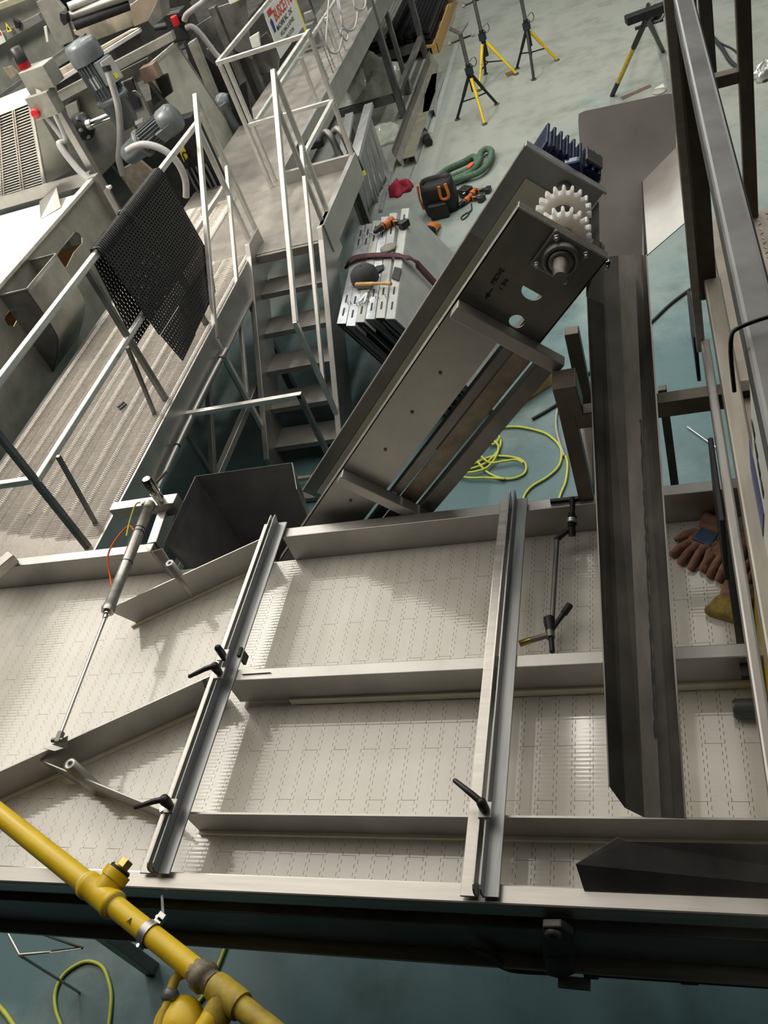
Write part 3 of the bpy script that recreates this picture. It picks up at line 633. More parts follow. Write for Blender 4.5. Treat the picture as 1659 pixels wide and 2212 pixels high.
for i in range(12):
    for j in range(30):
        x, y = .33+i*.035, 2.2+j*.033
        a = .8 if (i+j) % 2 else -.8
        dx, dy = math.cos(a)*.012, math.sin(a)*.012
        lz.add([(x-dx, y-dy, 1.975), (x-dy*.25, y+dx*.25, 1.977), (x+dx, y+dy, 1.975), (x+dy*.25, y-dx*.25, 1.977)], [(0, 1, 2, 3)])
o = lz.build('tread_lozenges', TREAD, dk); o['kind'] = 'stuff'
UPR = at(1612, 200, y=3.17)
MB().bar((UPR.x, 3.17, 1.97), (UPR.x, 3.17, 3.0), .045).build('rail_post', BROWNST, cw, .005)
MB().bar((.09, 3.17, 2.485), (UPR.x-.02, 3.17, 2.485), .045, .04).build('mid_rail', BROWNST, cw, .004)
MB().bar((.26, 4.0, 1.7), (.245, 3.9, 3.3), .05).build('stair_post', BROWNST, cw, .004)
for x, y in ((.16, -.5), (1.0, -.5), (1.0, 3.1), (.55, 3.12)):
    MB().bar((x, y, FZ), (x, y, 1.95), .06).build('leg', BROWNST, cw, .004)
sg = thing('hanging_sign', 'white sign with coloured bands hung on the guard rail at right edge', 'sign', (.125, 1.3, 2.1))
s = lambda px, py, x=.128: at(px, py, x=x)
MB().prism([(.132, .5, 1.50), (.132, 1.50, 1.50), (.132, 1.50, 2.70), (.132, .5, 2.70)], (.004, 0, 0)).build('board', SIGNW, sg)
def patch(pts, m, nm): MB().sheet([at(a, b, x=.131) for a, b in pts], .0012).build(nm, m, sg)
patch([(1619, 950), (1622, 1010), (1648, 1170), (1650, 1110)], SIGNB, 'blue_band')
patch([(1626, 1158), (1627, 1220), (1655, 1350), (1652, 1290)], SIGNG, 'green_band')
patch([(1629, 1255), (1631, 1325), (1661, 1530), (1660, 1450)], SIGNY, 'yellow_band')
patch([(1629, 1340), (1631, 1395), (1656, 1575), (1655, 1500)], SIGNM, 'red_band')
for i, (a, b) in enumerate(((1624, 905), (1630, 950), (1636, 990), (1643, 1030))):
    patch([(a, b), (a+1, b+14), (a+7, b+48), (a+6, b+30)], INK, 'dark_lettering')
tie = MB().tube(curve([(.066, .965, 2.93), (.066, .975, 3.0), (.08, .99, 3.012), (.14, 1.0, 3.012), (.150, 1.0, 2.97), (.145, .99, 2.93)], 5), .0028, 8)
tag(tie.build('cable_tie', BLACKP), 'black cable tie looped round the top guard rail at right', 'cable tie')
# ================================================================ raised walkway with stairs
ZD = 1.05
wk = thing('raised_walkway', 'raised steel walkway with tread plate deck along the left side', 'walkway', (-3.5, 6, FZ))
DECK = mat('deck_tread_plate', (.33, .30, .27), .45, .5, .14, 5, (1, 1, 1), .35, 45)
TREADM = mat('stair_tread_plate', (.27, .262, .25), .55, .42, .12, 6, (1, 1, 1), .5, 55)
MB().box(-4.16, -3.0, 2.70, 5.83, ZD-.012, ZD).box(-4.16, -2.36, 5.83, 7.10, ZD-.012, ZD).box(-4.10, -3.03, 7.10, 14.5, ZD-.012, ZD).build('deck_plate', DECK, wk)
MB().box(-3.0, -2.985, 2.70, 5.83, .87, ZD+.02).build('side_channel', STEEL, wk, .003)
MB().box(-3.0, -2.97, 2.70, 5.83, .855, .87).build('channel_lip', STEEL, wk)
MB().box(-3.06, -3.015, 7.13, 14.5, .93, 1.17).build('side_channel', STEEL, wk, .004)
MB().box(-2.385, -2.34, 5.83, 7.09, .93, 1.16).build('side_channel', STEEL, wk, .004)
MB().box(-3.02, -2.39, 7.05, 7.09, .93, 1.16).build('toe_board', STEEL, wk, .003)
MB().box(-2.95, -2.40, 5.80, 5.83, .98, 1.045).build('landing_nosing', DECK, wk, .004)
MB().box(-4.20, -4.16, 2.70, 7.1, .93, ZD).build('side_channel', STEELD, wk, .003)
for x, y in ((-3.05, 3.0), (-4.1, 3.0), (-3.05, 5.6), (-4.1, 5.6), (-2.42, 7.0), (-4.05, 9.5), (-3.1, 12.5)):
    MB().bar((x, y, FZ), (x, y, .93), .06).build('leg', STEELD, wk, .004)
MB().bar((-3.06, 2.9, .35), (-3.06, 5.6, .35), .05).build('leg_brace', STEEL, wk, .004)
MB().bar((-3.06, 3.95, .30), (-3.06, 4.6, .86), .04).build('leg_brace', STEEL, wk, .004)
MB().tube(curve([(-2.95, 4.78, .90), (-2.95, 4.4, .91), (-2.95, 3.85, .91), (-2.95, 3.5, .90), (-2.97, 3.38, .86), (-3.0, 3.34, .72)], 6), .017, 12).build('service_pipe', STEEL, wk)
MB().tube([(-2.95, 4.66, .91), (-2.95, 4.68, .91)], .022, 10).build('pipe_clamp', STEELD, wk)
MB().tube([(-2.95, 3.74, .91), (-2.95, 3.75, .91)], .021, 10).build('pipe_clamp', BLACKM, wk)
stt = thing('stair', 'steel stair with five tread plate steps down from the walkway', 'stairs', (-2.7, 5.3, FZ))
noses = ((5.615, .822), (5.386, .613), (5.159, .42), (4.952, .217), (4.748, .005))
for y, z in noses:
    MB().prism([(-2.955, y, z), (-2.955, y+.235, z), (-2.955, y+.235, z-.012), (-2.955, y+.012, z-.012), (-2.955, y+.012, z-.045), (-2.955, y, z-.045)], (.56, 0, 0)).build('tread', TREADM, stt, .003)
for x in (-3.0, -2.395):
    MB().prism([(x, 6.05, 1.16), (x, 5.80, 1.16), (x, 5.74, 1.09), (x, 4.60, .02), (x, 4.60, FZ), (x, 4.78, FZ), (x, 5.86, .85), (x, 6.05, .85)], (.045, 0, 0)).build('stringer', STEEL, stt, .004)
MB().bar((-2.95, 4.47, FZ+.10), (-2.42, 4.47, FZ+.10), .03).build('base_bar', STEEL, stt, .003)
MB().box(-2.95, -2.41, 4.30, 4.46, FZ+.01, FZ+.05).build('base_plate', TREADM, stt, .004)
T = .034
for nm, x, lbl in (('stair_handrail', -3.0, 'stair handrail on the left of the steps, bright along its slope'), ('stair_handrail', -2.38, 'stair handrail on the right of the steps, joined to the landing rail')):
    h = thing(nm, lbl, 'handrail', (x, 5.4, 1))
    MB().bar((x, 6.10, 2.19), (x, 4.80, .985), T).build('top_rail', RAILM, h, .004)
    MB().bar((x, 4.80, 1.0), (x, 4.80, FZ), T).build('bottom_post', RAILM, h, .004)
    MB().bar((x, 6.08, 1.66), (x, 4.82, .47), T*.85).build('mid_rail', RAILM, h, .004)
    MB().bar((x-.005, 6.10, 1.05), (x-.005, 6.10, 2.19), T).build('top_post', RAILM, h, .004)
    MB().bar((x+(.0), 5.92, .98), (x, 5.92, 2.02), T*.9).build('stringer_post', RAILM, h, .004)
MBh = h
MB().bar((-2.38, 6.08, 2.13), (-2.38, 7.085, 2.13), T).build('landing_top_rail', RAILM, MBh, .004)
MB().bar((-2.38, 6.08, 1.60), (-2.38, 7.085, 1.60), T).build('landing_mid_rail', RAILM, MBh, .004)
MB().bar((-2.38, 7.085, 1.05), (-2.38, 7.085, 2.145), T).build('corner_post', RAILM, MBh, .004)
bg = thing('back_guard_rail', 'guard rail across the far end of the landing and on along the walkway', 'guard rail', (-3.0, 7.1, ZD))
MB().bar((-3.19, 7.085, 2.115), (-2.40, 7.085, 2.115), T).build('top_rail', RAILM, bg, .004)
MB().bar((-3.15, 7.085, 1.60), (-2.40, 7.085, 1.60), T*.9).build('mid_rail', RAILM, bg, .004)
for y in (7.085, 7.21):
    MB().bar((-3.175, y, 1.05), (-3.175, y, 2.10), T).build('post', RAILM, bg, .004)
MB().bar((-3.19, 7.085, 2.115), (-3.19, 11.5, 2.115), T).build('walkway_top_rail', RAILM, bg, .004)
MB().bar((-3.12, 7.21, 1.58), (-3.12, 13.5, 1.58), T).build('walkway_mid_rail', RAILM, bg, .004)
MB().bar((-3.09, 8.72, 1.05), (-3.09, 8.72, 1.58), T).build('short_post', RAILM, bg, .004)
MB().bar((-3.04, 9.75, .95), (-3.04, 9.75, 1.62), T).build('short_post', RAILM, bg, .004)
gr = thing('walkway_guard_rail', 'guard rail along the walkway with a black mat hung over it', 'guard rail', (-3.07, 4, ZD))
for z, y1, y0_ in ((2.012, 6.08, 2.79), (1.535, 6.08, 2.79)):
    MB().bar((-3.07, y0_, z), (-3.07, y1, z), .038 if z > 1.8 else .036).build('top_rail' if z > 1.8 else 'mid_rail', RAILM, gr, .008, 3)
for y, zb in ((2.79, .3), (4.05, .42), (4.90, -.1), (6.05, 1.05)):
    MB().bar((-3.07, y, zb), (-3.07, y, 2.0), .034).build('post', RAILM if y > 5 else STEELD, gr, .004)
MB().bar((-3.07, 2.79, 1.55), (-4.2, 2.79, 1.55), .036).build('end_mid_rail', RAILM, gr, .006)
MB().bar((-3.07, 2.79, 2.01), (-4.2, 2.79, 2.01), .036).build('end_top_rail', RAILM, gr, .006)
MB().bar((-3.05, 4.05, .92), (-2.17, 4.05, .92), .034).build('barrier_bar', RAILM, gr, .004)
MB().bar((-2.185, 4.05, FZ), (-2.185, 4.05, .935), .034).build('barrier_post', STEELD, gr, .004)
MB().bar((-3.05, 4.9, .90), (-3.05, 4.70, .90), .05).build('post_bracket', STEEL, gr, .003)
for a, b in (((333, 893), (275, 750)), ((203, 1126), (125, 985))):
    p = at(*a, x=-3.1); q_ = at(*b, y=p.y)
    MB().bar((p.x, p.y, ZD), q_, .022).cyl((p.x, p.y, ZD+.001), (p.x, p.y, ZD+.02), .016, 8).build('diagonal_strap', STEELD, gr, .002)
# black flat belt hung over the guard rail
def perforated(name, m, rows, cols, quad, parent, hole=.42):
    """perforated mat: every cell is a frame round an open slot"""
    mb = MB(); (a, b, c, d) = [V(p) for p in quad]
    g = lambda s, t: (a*(1-s)+b*s)*(1-t) + (d*(1-s)+c*s)*t
    for i in range(cols):
        for j in range(rows):
            s0, s1, t0, t1 = i/cols, (i+1)/cols, j/rows, (j+1)/rows
            if (j % 2): pass
            hs, ht = (s1-s0)*.24, (t1-t0)*.30
            sm, tm = (s0+s1)/2 + ((s1-s0)*.12 if j % 2 else -(s1-s0)*.12), (t0+t1)/2
            o = [g(s0, t0), g(s1, t0), g(s1, t1), g(s0, t1)]
            h = [g(sm-hs, tm-ht), g(sm+hs, tm-ht), g(sm+hs, tm+ht), g(sm-hs, tm+ht)]
            mb.add(o+h, [(0, 1, 5, 4), (1, 2, 6, 5), (2, 3, 7, 6), (3, 0, 4, 7)])
    o = mb.build(name, m, parent)
    md = o.modifiers.new('thick', 'SOLIDIFY'); md.thickness = .008
    return o
mt = thing('belt_mat', 'black perforated plastic belt piece draped over the walkway guard rail', 'mat', (-3.05, 4.7, 2.0))
xm = -3.038
A, B = V((xm, 4.215, 2.03)), V((xm, 5.26, 2.03))
K1, K2 = V((xm+.01, 5.30, 1.36)), V((xm+.015, 5.12, 1.17))
perforated('front_flap', BLACKP, 30, 34, [A, B, V((xm+.015, 5.30, 1.36)), V((xm+.01, 4.29, 1.38))], mt)
perforated('front_corner', BLACKP, 8, 34, [V((xm+.01, 4.29, 1.375)), V((xm+.015, 5.30, 1.355)), V((xm+.02, 5.13, 1.17)), V((xm+.02, 4.345, 1.135))], mt)
perforated('back_flap', BLACKP, 26, 34, [V((-3.105, 4.19, 2.02)), V((-3.105, 5.28, 2.02)), V((-3.125, 5.42, 1.42)), V((-3.125, 4.14, 1.42))], mt)
fold = MB()
for k in range(52):
    y = 4.20+k*1.06/52
    fold.tube([(xm+.006, y+.01, 1.99), (-3.05, y+.01, 2.043), (-3.09, y+.01, 2.043), (-3.108, y+.01, 1.99)], .0075, 6)
o = fold.build('folded_links', BLACKP, mt); o['kind'] = 'stuff'
MB().tube(curve([(-3.07, 4.20, 2.05), (-3.03, 4.21, 2.04), (-3.02, 4.22, 1.98)], 6), .004, 6).tube(curve([(-3.12, 4.6, 1.95), (-3.07, 4.62, 2.06), (-3.02, 4.64, 2.03), (-3.01, 4.70, 1.90)], 6), .004, 6).build('tie_cord', DARKST, mt)
# wire belt lying on the deck
wb = thing('wire_belt', 'flat flex wire conveyor belt laid out along the walkway deck', 'wire belt', (-3.5, 4.5, ZD))
WIRE = mat('wire', (.74, .69, .63), .35, .34, .08, 20)
wm = MB(); random.seed(3)
NX = 11; X_a, X_b = -4.12, -3.03
yy = 2.86; k = 0
while yy < 7.05:
    skip = 0
    if yy < 3.05: skip = int((3.05-yy)/.19*7)      # ragged free end
    pts = []
    for j in range(NX+1):
        x = X_b + (X_a-X_b)*j/NX
        if j < 0: continue
        dy = .0075 if j % 2 else 0
        if yy > 5.86 and x > -3.52: continue
        if yy < 3.05 and x < -3.30 - (yy-2.86)*4: break
        pts += [(x+.008, yy+(.0075-dy), ZD+.010+random.uniform(-.001, .001)), (x-.008, yy+dy, ZD+.010)]
    if len(pts) > 2: wm.tube(pts, .0027, 3, False)
    yy += .0145; k += 1
o = wm.build('cross_wires', WIRE, wb); o['kind'] = 'stuff'
for j in (0, 2, 3, 5, 6, 9, NX):
    x = X_b+(X_a-X_b)*j/NX
    lp = MB(); y = 3.1
    while y < (7.0 if x < -3.5 else 5.84):
        lp.tube([(x-.016, y, ZD+.012), (x, y+.007, ZD+.021), (x+.016, y+.002, ZD+.012)], .0026 if 0 < j < NX else .0036, 4, False); y += .0145
    o = lp.build('link_row', WIRE, wb); o['kind'] = 'stuff'
MB().bar(at(254, 880, z=ZD+.02), at(268, 868, z=ZD+.02), .018, .008).build('belt_clip', BLACKM, wb)
MB().bar(at(258, 884, z=ZD+.02), at(272, 872, z=ZD+.02), .018, .008).build('belt_clip', BLACKM, wb)
# rail end tube resting over the back rail
tag(MB().bar(at(-25, 1248, z=1.66), at(30, 1202, z=1.66), .055, .05).build('tube_offcut', STEELX, None, .005), 'short steel tube lying over the back rail at left edge', 'tube')
# sign on the far rail
bs = thing('rail_sign', 'white sign with red heading hung on the far walkway rail', 'sign', (-3.2, 8.8, 1.9))
MB().box(-3.168, -3.160, 8.39, 9.33, 1.70, 2.10).build('board', SIGNW, bs)
sx_ = -3.159
tq = lambda y, z: V((sx_, y, z))
text('BUSCETTO', .135, tq(8.60, 1.955), (0, 1, 0), (0, 0, 1), SIGNR, 'heading', bs, .0006, extra=.004)
MB().box(sx_, sx_+.001, 8.46, 8.60, 2.035, 2.085).build('red_badge', SIGNR, bs)
text('MACHINE INC.  CNC', .062, tq(8.56, 1.885), (0, 1, 0), (0, 0, 1), INK, 'line', bs, .0005, extra=.001)
text('WELDING & REPAIRS', .055, tq(8.60, 1.82), (0, 1, 0), (0, 0, 1), INK, 'line', bs, .0005)
text('FABRICATION', .055, tq(8.66, 1.755), (0, 1, 0), (0, 0, 1), INK, 'line', bs, .0005)
MB().prism([tq(8.45, 2.0), tq(8.50, 2.02), tq(8.53, 1.98), tq(8.52, 1.90), tq(8.46, 1.90)], (.001, 0, 0)).build('emblem', SIGNB, bs)
MB().box(-3.175, -3.17, 9.34, 9.40, 1.62, 2.08).build('yellow_edge', LABY, bs)
# chains and hoses on the walkway rail
cc = thing('chain_bunch', 'bunch of thin steel chains hanging from the walkway rail', 'chains', (-3.1, 9.8, 1.6))
for k in range(7):
    y = 9.25+k*.17; mb = MB()
    n = 26; pts = [(-3.13-.02*(k % 2), y+.002*i, 1.62-i*(1.62-1.10)/n) for i in range(n+1)]
    mb.tube(pts, [.010 if i % 2 else .004 for i in range(n+1)], 5); mb.build('chain', STEEL, cc)
hc = thing('hung_cable', 'pale cable hung in loose loops over the walkway rail', 'cable', (-3.1, 10.8, 1.5))
q9 = lambda px, py: at(px, py, x=-2.95)
MB().tube(curve([q9(a, b) for a, b in ((712, -20), (706, 60), (705, 95), (716, 114), (730, 112), (737, 92), (742, 62), (735, 70), (748, 88), (752, 72), (744, 62), (738, 40), (730, 10), (728, -20))], 6), .010, 7).build('cable_loop', GREYL, hc)
MB().tube(curve([q9(a, b) for a, b in ((760, -25), (766, 15), (772, 22), (768, 55), (758, 66), (745, 62), (738, 50), (735, 20), (730, -20))], 6), .011, 7).build('cable_loop', GREYL, hc)
MB().tube(curve([q9(a, b) for a, b in ((772, 22), (785, 20), (790, 5), (788, -25))], 6), .011, 7).build('cable_loop', GREYL, hc)
# valves below the landing rail
vv = thing('pipe_valve', 'pair of dark pipe elbows with yellow tags under the landing rail', 'valve', (-2.7, 7.6, 1.1))
for dx in (0, .11):
    MB().tube(curve([(-2.84+dx, 7.74, 1.12), (-2.76+dx, 7.72, 1.17), (-2.71+dx, 7.68, 1.14), (-2.68+dx, 7.64, 1.02), (-2.65+dx, 7.6, .92)], 6), .032, 12).build('elbow', STEELD, vv)
    MB().tube([(-2.655+dx, 7.605, .95), (-2.625+dx, 7.58, .80)], .034, 12).build('handle_grip', BLACKM, vv)
    MB().tube([(-2.625+dx, 7.58, .80), (-2.615+dx, 7.572, .76)], .036, 12).build('yellow_tag', LABY, vv)
MB().box(-2.98, -2.80, 7.68, 7.76, 1.06, 1.14).build('valve_body', BLACKM, vv, .02)
MB().cyl((-2.70, 7.68, 1.1), (-2.7, 7.68, FZ), .03, 10).build('riser_pipe', STEELD, vv)
MB().bar((-2.98, 7.72, 1.1), (-3.03, 7.72, 1.1), .04).build('pipe_bracket', BLACKM, vv)
# ================================================================ machinery left of the walkway
jc = thing('j_chute', 'grey sheet metal box chute with a rounded back sweeping down', 'chute', (-4.4, 5.1, .6))
prof = [(-4.255, 1.612), (-4.252, 1.25), (-4.31, 1.13), (-4.43, .99), (-4.59, .85), (-4.86, .70), (-5.2, .62)]
for i in range(len(prof)-1):
    pass
ft = MB(); vs = []
pf = curve([(x, 0, z) for x, z in prof], 5)
for y in (4.9, 5.39): vs += [(p.x, y, p.z) for p in pf]
n = len(pf)
ft.add(vs, [(i, i+1, n+i+1, n+i) for i in range(n-1)], True)
o = ft.build('curved_front', GALV, jc); o.modifiers.new('thick', 'SOLIDIFY').thickness = .004
for y, nm in ((4.9, 'near_side'), (5.39, 'far_side')):
    MB().prism([(p.x, y, p.z) for p in pf] + [(-5.2, y, .75), (-4.9, y, 1.0), (-4.5, y, 1.3), (-4.5, y, 1.612)], (0, .003, 0)).build(nm, STEELD if y < 5 else GALV, jc)
MB().box(-4.5, -4.252, 4.896, 4.904, 1.606, 1.616).box(-4.256, -4.248, 4.9, 5.39, 1.606, 1.616).box(-4.5, -4.252, 5.386, 5.394, 1.606, 1.616).build('rim', STEELX, jc)
MB().box(-4.9, -4.7, 4.95, 5.34, FZ, .68).build('pedestal', STEELD, jc, .01)
tr = thing('machine_casing', 'long grey machine side wall with round-ended openings behind the box chute', 'machine', (-4.55, 5.2, FZ))
def holed(name, m, x, outline, holes, parent, t=.006):
    me = bpy.data.meshes.new(name); bm = bmesh.new(); ed = []
    for lp in [outline]+holes:
        vs = [bm.verts.new((x, y, z)) for y, z in lp]; ed += [bm.edges.new((vs[i], vs[(i+1) % len(vs)])) for i in range(len(vs))]
    bmesh.ops.triangle_fill(bm, edges=ed, use_beauty=True, normal=(1, 0, 0))
    ex = bmesh.ops.extrude_face_region(bm, geom=list(bm.faces))
    bmesh.ops.translate(bm, verts=[e for e in ex['geom'] if isinstance(e, bmesh.types.BMVert)], vec=(-t, 0, 0))
    bmesh.ops.recalc_face_normals(bm, faces=bm.faces); bmesh.ops.translate(bm, verts=bm.verts, vec=-ORG[parent.name])
    bm.to_mesh(me); bm.free(); me.materials.append(m)
    ob = bpy.data.objects.new(name, me); C.objects.link(ob); ob.parent = parent; ORG[ob.name] = ORG[parent.name]; return ob
pz = lambda px, py: (lambda p: (p.y, p.z))(at(px, py, x=-4.5))
slot = [pz(a, b) for a, b in ((121, 555), (140, 525), (160, 500), (170, 503), (177, 512), (178, 525), (160, 545), (145, 575), (135, 580))]
ov = [pz(a, b) for a, b in ((10, 690), (14, 678), (22, 668), (30, 680), (38, 690), (30, 705), (18, 703))]
holed('wall_plate', GALV, -4.5, [(3.2, .55), (6.63, .55), (6.63, 1.645), (3.2, 1.645)], [slot, ov], tr)
MB().box(-4.53, -4.47, 3.2, 6.66, 1.645, 1.675).build('top_flange', RAILM, tr, .004)
MB().bar((-4.48, 6.66, .3), (-4.48, 6.66, 1.69), .09, .06).build('end_post', STEEL, tr, .004)
MB().box(-4.44, -4.43, 6.62, 6.70, 1.05, 1.55).build('post_plate', RAILM, tr, .003)
MB().ring((-4.42, 6.66, 1.30), (1, 0, 0), [(.05, 0), (.05, .02), (.03, .02), (.03, .0)], 16).build('pull_ring', STEELX, tr)
MB().box(-5.7, -4.56, 4.4, 6.5, 1.18, 1.21).build('inner_board', mat('orange_board', (.50, .24, .07), 0, .6, .15, 6), tr)
for y in (3.4, 6.4): MB().bar((-4.6, y, FZ), (-4.6, y, .56), .07).build('leg', STEELD, tr, .004)
wt = thing('packing_table', 'brightly lit white topped table behind the machine side wall', 'table', (-5.6, 5.8, FZ))
MB().box(-6.9, -4.58, 4.3, 7.0, 1.44, 1.47).build('table_top', mat('white_top', (.85, .83, .78), 0, .3, .03, 6), wt, .006)
for x in (-6.8, -4.7):
    for y in (4.4, 6.9): MB().bar((x, y, FZ), (x, y, 1.44), .05).build('leg', STEELD, wt, .004)
MB().bar((-6.9, 7.05, 1.56), (-4.75, 7.05, 1.56), .05, .10).build('front_beam', STEEL, wt, .004)
MB().sheet([(-5.35, 6.98, 1.50), (-5.1, 6.98, 1.58), (-5.0, 6.75, 1.48), (-5.15, 6.6, 1.475)], .004).build('guide_fin', STEEL, wt)
# cross bars under the wall end
xb = thing('frame_ledgers', 'pair of bright steel ledger bars low behind the box chute', 'frame', (-5, 6.9, FZ))
for z, a, b in ((.66, (163, 618), (236, 603)), (.52, (176, 650), (242, 636))):
    MB().bar(at(*a, z=z), at(*b, z=z), .05, .06).build('ledger', RAILM, xb, .004)
MB().bar((-5.3, 6.9, FZ), (-5.3, 6.9, .68), .06).bar((-4.85, 6.85, FZ), (-4.85, 6.85, .68), .06).build('upright', STEELD, xb, .004)
MB().box(-5.6, -4.7, 6.3, 6.75, FZ, .30).build('base_box', STEELD, xb, .01)
# wire cage guard
cg = thing('wire_guard', 'bright wire cage guard with close horizontal wires at left edge', 'guard', (-5.5, 7.2, 1.5))
c0, c1, c2, c3 = at(-35, 262, y=7.2), at(66, 222, y=7.2), at(98, 398, y=7.2), at(-35, 440, y=7.2)
mb = MB()
for i in range(31):
    t_ = i/30; mb.tube([c0.lerp(c3, t_), c1.lerp(c2, t_)], .0045, 4, False)
o = mb.build('guard_wires', WIRE, cg); o['kind'] = 'stuff'
for s_ in (.0, .30, .34, .62, .66, .985, 1.0):
    MB().tube([c0.lerp(c1, s_)+V((0, -.006, 0)), c3.lerp(c2, s_)+V((0, -.006, 0))], .006 if s_ < .98 else .016, 5).build('guard_stay', RAILM if s_ > .98 else WIRE, cg)
MB().sheet([c0+V((0, .0, 0)), c1, c1+V((.0, .35, .06)), c0+V((0, .35, .06))], .003).build('guard_top', RAILM, cg)
MB().sheet([c1+V((.02, 0, .02)), c2+V((.02, 0, 0)), c2+V((.25, .12, .02)), c1+V((.12, .3, .0))], .004).build('side_panel', GALV, cg)
MB().bar(at(-30, 462, y=7.15), at(158, 408, y=7.15), .06, .10).build('lower_beam', STEEL, cg, .004)
MB().bar((-5.55, 7.25, FZ), (-5.55, 7.25, 1.5), .06).build('support_leg', STEELD, cg, .004)
# control box with stop button and red beacon
cb = thing('control_box', 'grey control box with red stop button beside the wire cage', 'control box', (-4.8, 7.1, 2.2))
b0 = at(92, 228, y=7.0)
MB().box(b0.x-.13, b0.x+.10, 7.0, 7.14, b0.z-.10, b0.z+.09).build('enclosure', GALV, cb, .006)
MB().ring((at(80, 243, y=6.99)), (0, -1, 0), [(.030, 0), (.030, .012), (.040, .016), (.040, .035), (.030, .04), (0, .041)], 18).build('stop_button', RED, cb)
MB().box(b0.x-.10, b0.x+.16, 7.06, 7.26, b0.z+.09, b0.z+.27).build('upper_box', GALV, cb, .006)
MB().bar((b0.x, 7.18, b0.z-.1), (b0.x+.02, 7.2, .4), .07).build('post', STEEL, cb, .004)
MB().sheet([at(77, 192, y=7.05), at(88, 196, y=7.05), at(90, 205, y=7.05), at(79, 204, y=7.05)], .002).build('data_plate', SIGNW, cb)
for dx in (-.04, .05):
    MB().tube(curve([(b0.x+dx, 7.02, b0.z-.10), (b0.x+.02+dx*.3, 7.0, b0.z-.30), at(128+dx*40, 312, y=6.95), at(165+dx*60, 362, y=6.9), at(196+dx*40, 392, y=6.85)], 6), .021, 10).build('conduit_hose', GREYL, cb)
bc = thing('warning_beacon', 'dark stack light with red lens on the grey control box', 'beacon', at(66, 165, y=7.16))
bb0 = at(68, 168, y=7.16); bb1 = bb0+V((0, 0, .19))
MB().cyl(bb0, bb0+V((0, 0, .02)), .055, 16).build('base', BLACKP, bc)
MB().cyl(bb0+V((0, 0, .02)), bb0+V((0, 0, .13)), .05, 18).build('red_lens', mat('beacon_red', (.32, .01, .015), 0, .25, .1, 10), bc)
MB().tube([bb0+V((0, 0, .13)), bb0+V((0, 0, .245)), bb0+V((0, 0, .25))], [.051, .051, .03], 18).build('cap', BLACKP, bc)
# gear motors
def gearmotor(name, label, c, s=1.0, tilt=None):
    t = thing(name, label, 'motor', c); c = V(c)
    up = V(tilt or (0, 0, 1)).normalized()
    MB().ring(c, up, [(.055*s, -.36*s), (.075*s, -.33*s), (.085*s, -.2*s), (.105*s, -.19*s), (.105*s, -.165*s), (.08*s, -.16*s)], 20).build('gear_case', GREY, t)
    MB().ring(c, up, [(.078*s, -.16*s), (.078*s, .06*s)], 20).build('stator', GREY, t)
    fins = MB(); u = up.cross(V((0, 1, .3))).normalized(); w = up.cross(u)
    for k in range(24):
        a = 2*math.pi*k/24; d = u*math.cos(a)+w*math.sin(a)
        fins.bar(c+d*.085*s-up*.15*s, c+d*.085*s+up*.055*s, .02*s, .004*s, up=d.cross(up))
    o = fins.build('cooling_fins', GREY, t); o['kind'] = 'stuff'
    MB().ring(c, up, [(.10*s, .05*s), (.103*s, .06*s), (.103*s, .14*s), (.09*s, .165*s), (.03*s, .175*s), (0, .176*s)], 22).build('fan_cover', GREY, t)
    d = V((.9, -.35, 0)).normalized()
    MB().bar(c+d*.09*s-up*.09*s, c+d*.09*s+up*.05*s, .10*s, .09*s, up=d).build('terminal_box', GREY, t, .008)
    MB().bar(c+d*.14*s-up*.085*s, c+d*.14*s+up*.045*s, .094*s, .012*s, up=d).build('terminal_cover', GREYL, t, .004)
    MB().bar(c+V((.0, -.083*s, 0))-up*.09*s, c+V((0, -.083*s, 0))-up*.02*s, .06*s, .004).build('name_plate', ALU, t)
    MB().bar(c+d*.149*s-up*.07*s, c+d*.149*s-up*.04*s, .03*s, .003, up=d).build('yellow_sticker', LABY, t)
    return t
m1 = at(205, 150, y=7.5)
gearmotor('vertical_gear_motor', 'upright grey gear motor standing over the machine side', m1, 1.45, (-.10, 0, 1))
gcv = thing('motor_conduit', 'grey conduit hose curving down from the upright gear motor', 'hose', at(235, 160, y=7.35))
MB().tube(curve([at(a, b, y=7.33) for a, b in ((232, 150), (243, 185), (254, 225), (259, 270), (259, 310), (257, 345), (266, 378))], 6), .030, 12).build('hose', GREYL, gcv)
MB().cyl(at(229, 142, y=7.34), at(233, 154, y=7.33), .036, 12).build('gland', BLACKM, gcv)
m2 = at(345, 278, y=7.2)
gearmotor('horizontal_gear_motor', 'dark grey gear motor lying on its side below the leaning panel', m2, 1.2, (.85, .1, .28))
gc2 = thing('looped_conduit', 'thick grey conduit hose arching below the lying gear motor', 'hose', at(330, 315, y=6.9))
MB().tube(curve([at(a, b, y=6.9) for a, b in ((275, 326), (292, 316), (315, 312), (345, 320), (372, 338), (390, 362), (401, 392), (402, 425))], 6), .030, 12).build('hose', GREYL, gc2)
rs = thing('roller_shaft', 'polished roller shaft with dark bearing under the upright gear motor', 'shaft', at(215, 262, y=7.45))
MB().cyl(at(196, 268, y=7.45), at(246, 248, y=7.45), .036, 20).build('shaft', CHROME, rs)
MB().cyl(at(190, 270, y=7.45), at(199, 267, y=7.45), .044, 16).build('collar', STEEL, rs)
bh = at(182, 272, y=7.5)
MB().ring(bh, (1, -.3, .1), [(.12, -.05), (.12, .0), (.09, .03), (.05, .05), (.045, .08)], 18).build('bearing', BLACKM, rs)
for k in range(6):
    a = k*1.047; MB().ring(bh+V((0, math.cos(a)*.10, math.sin(a)*.10)), (1, -.3, .1), [(.016, 0), (.016, .03)], 6).build('flange_bolt', STEEL, rs)
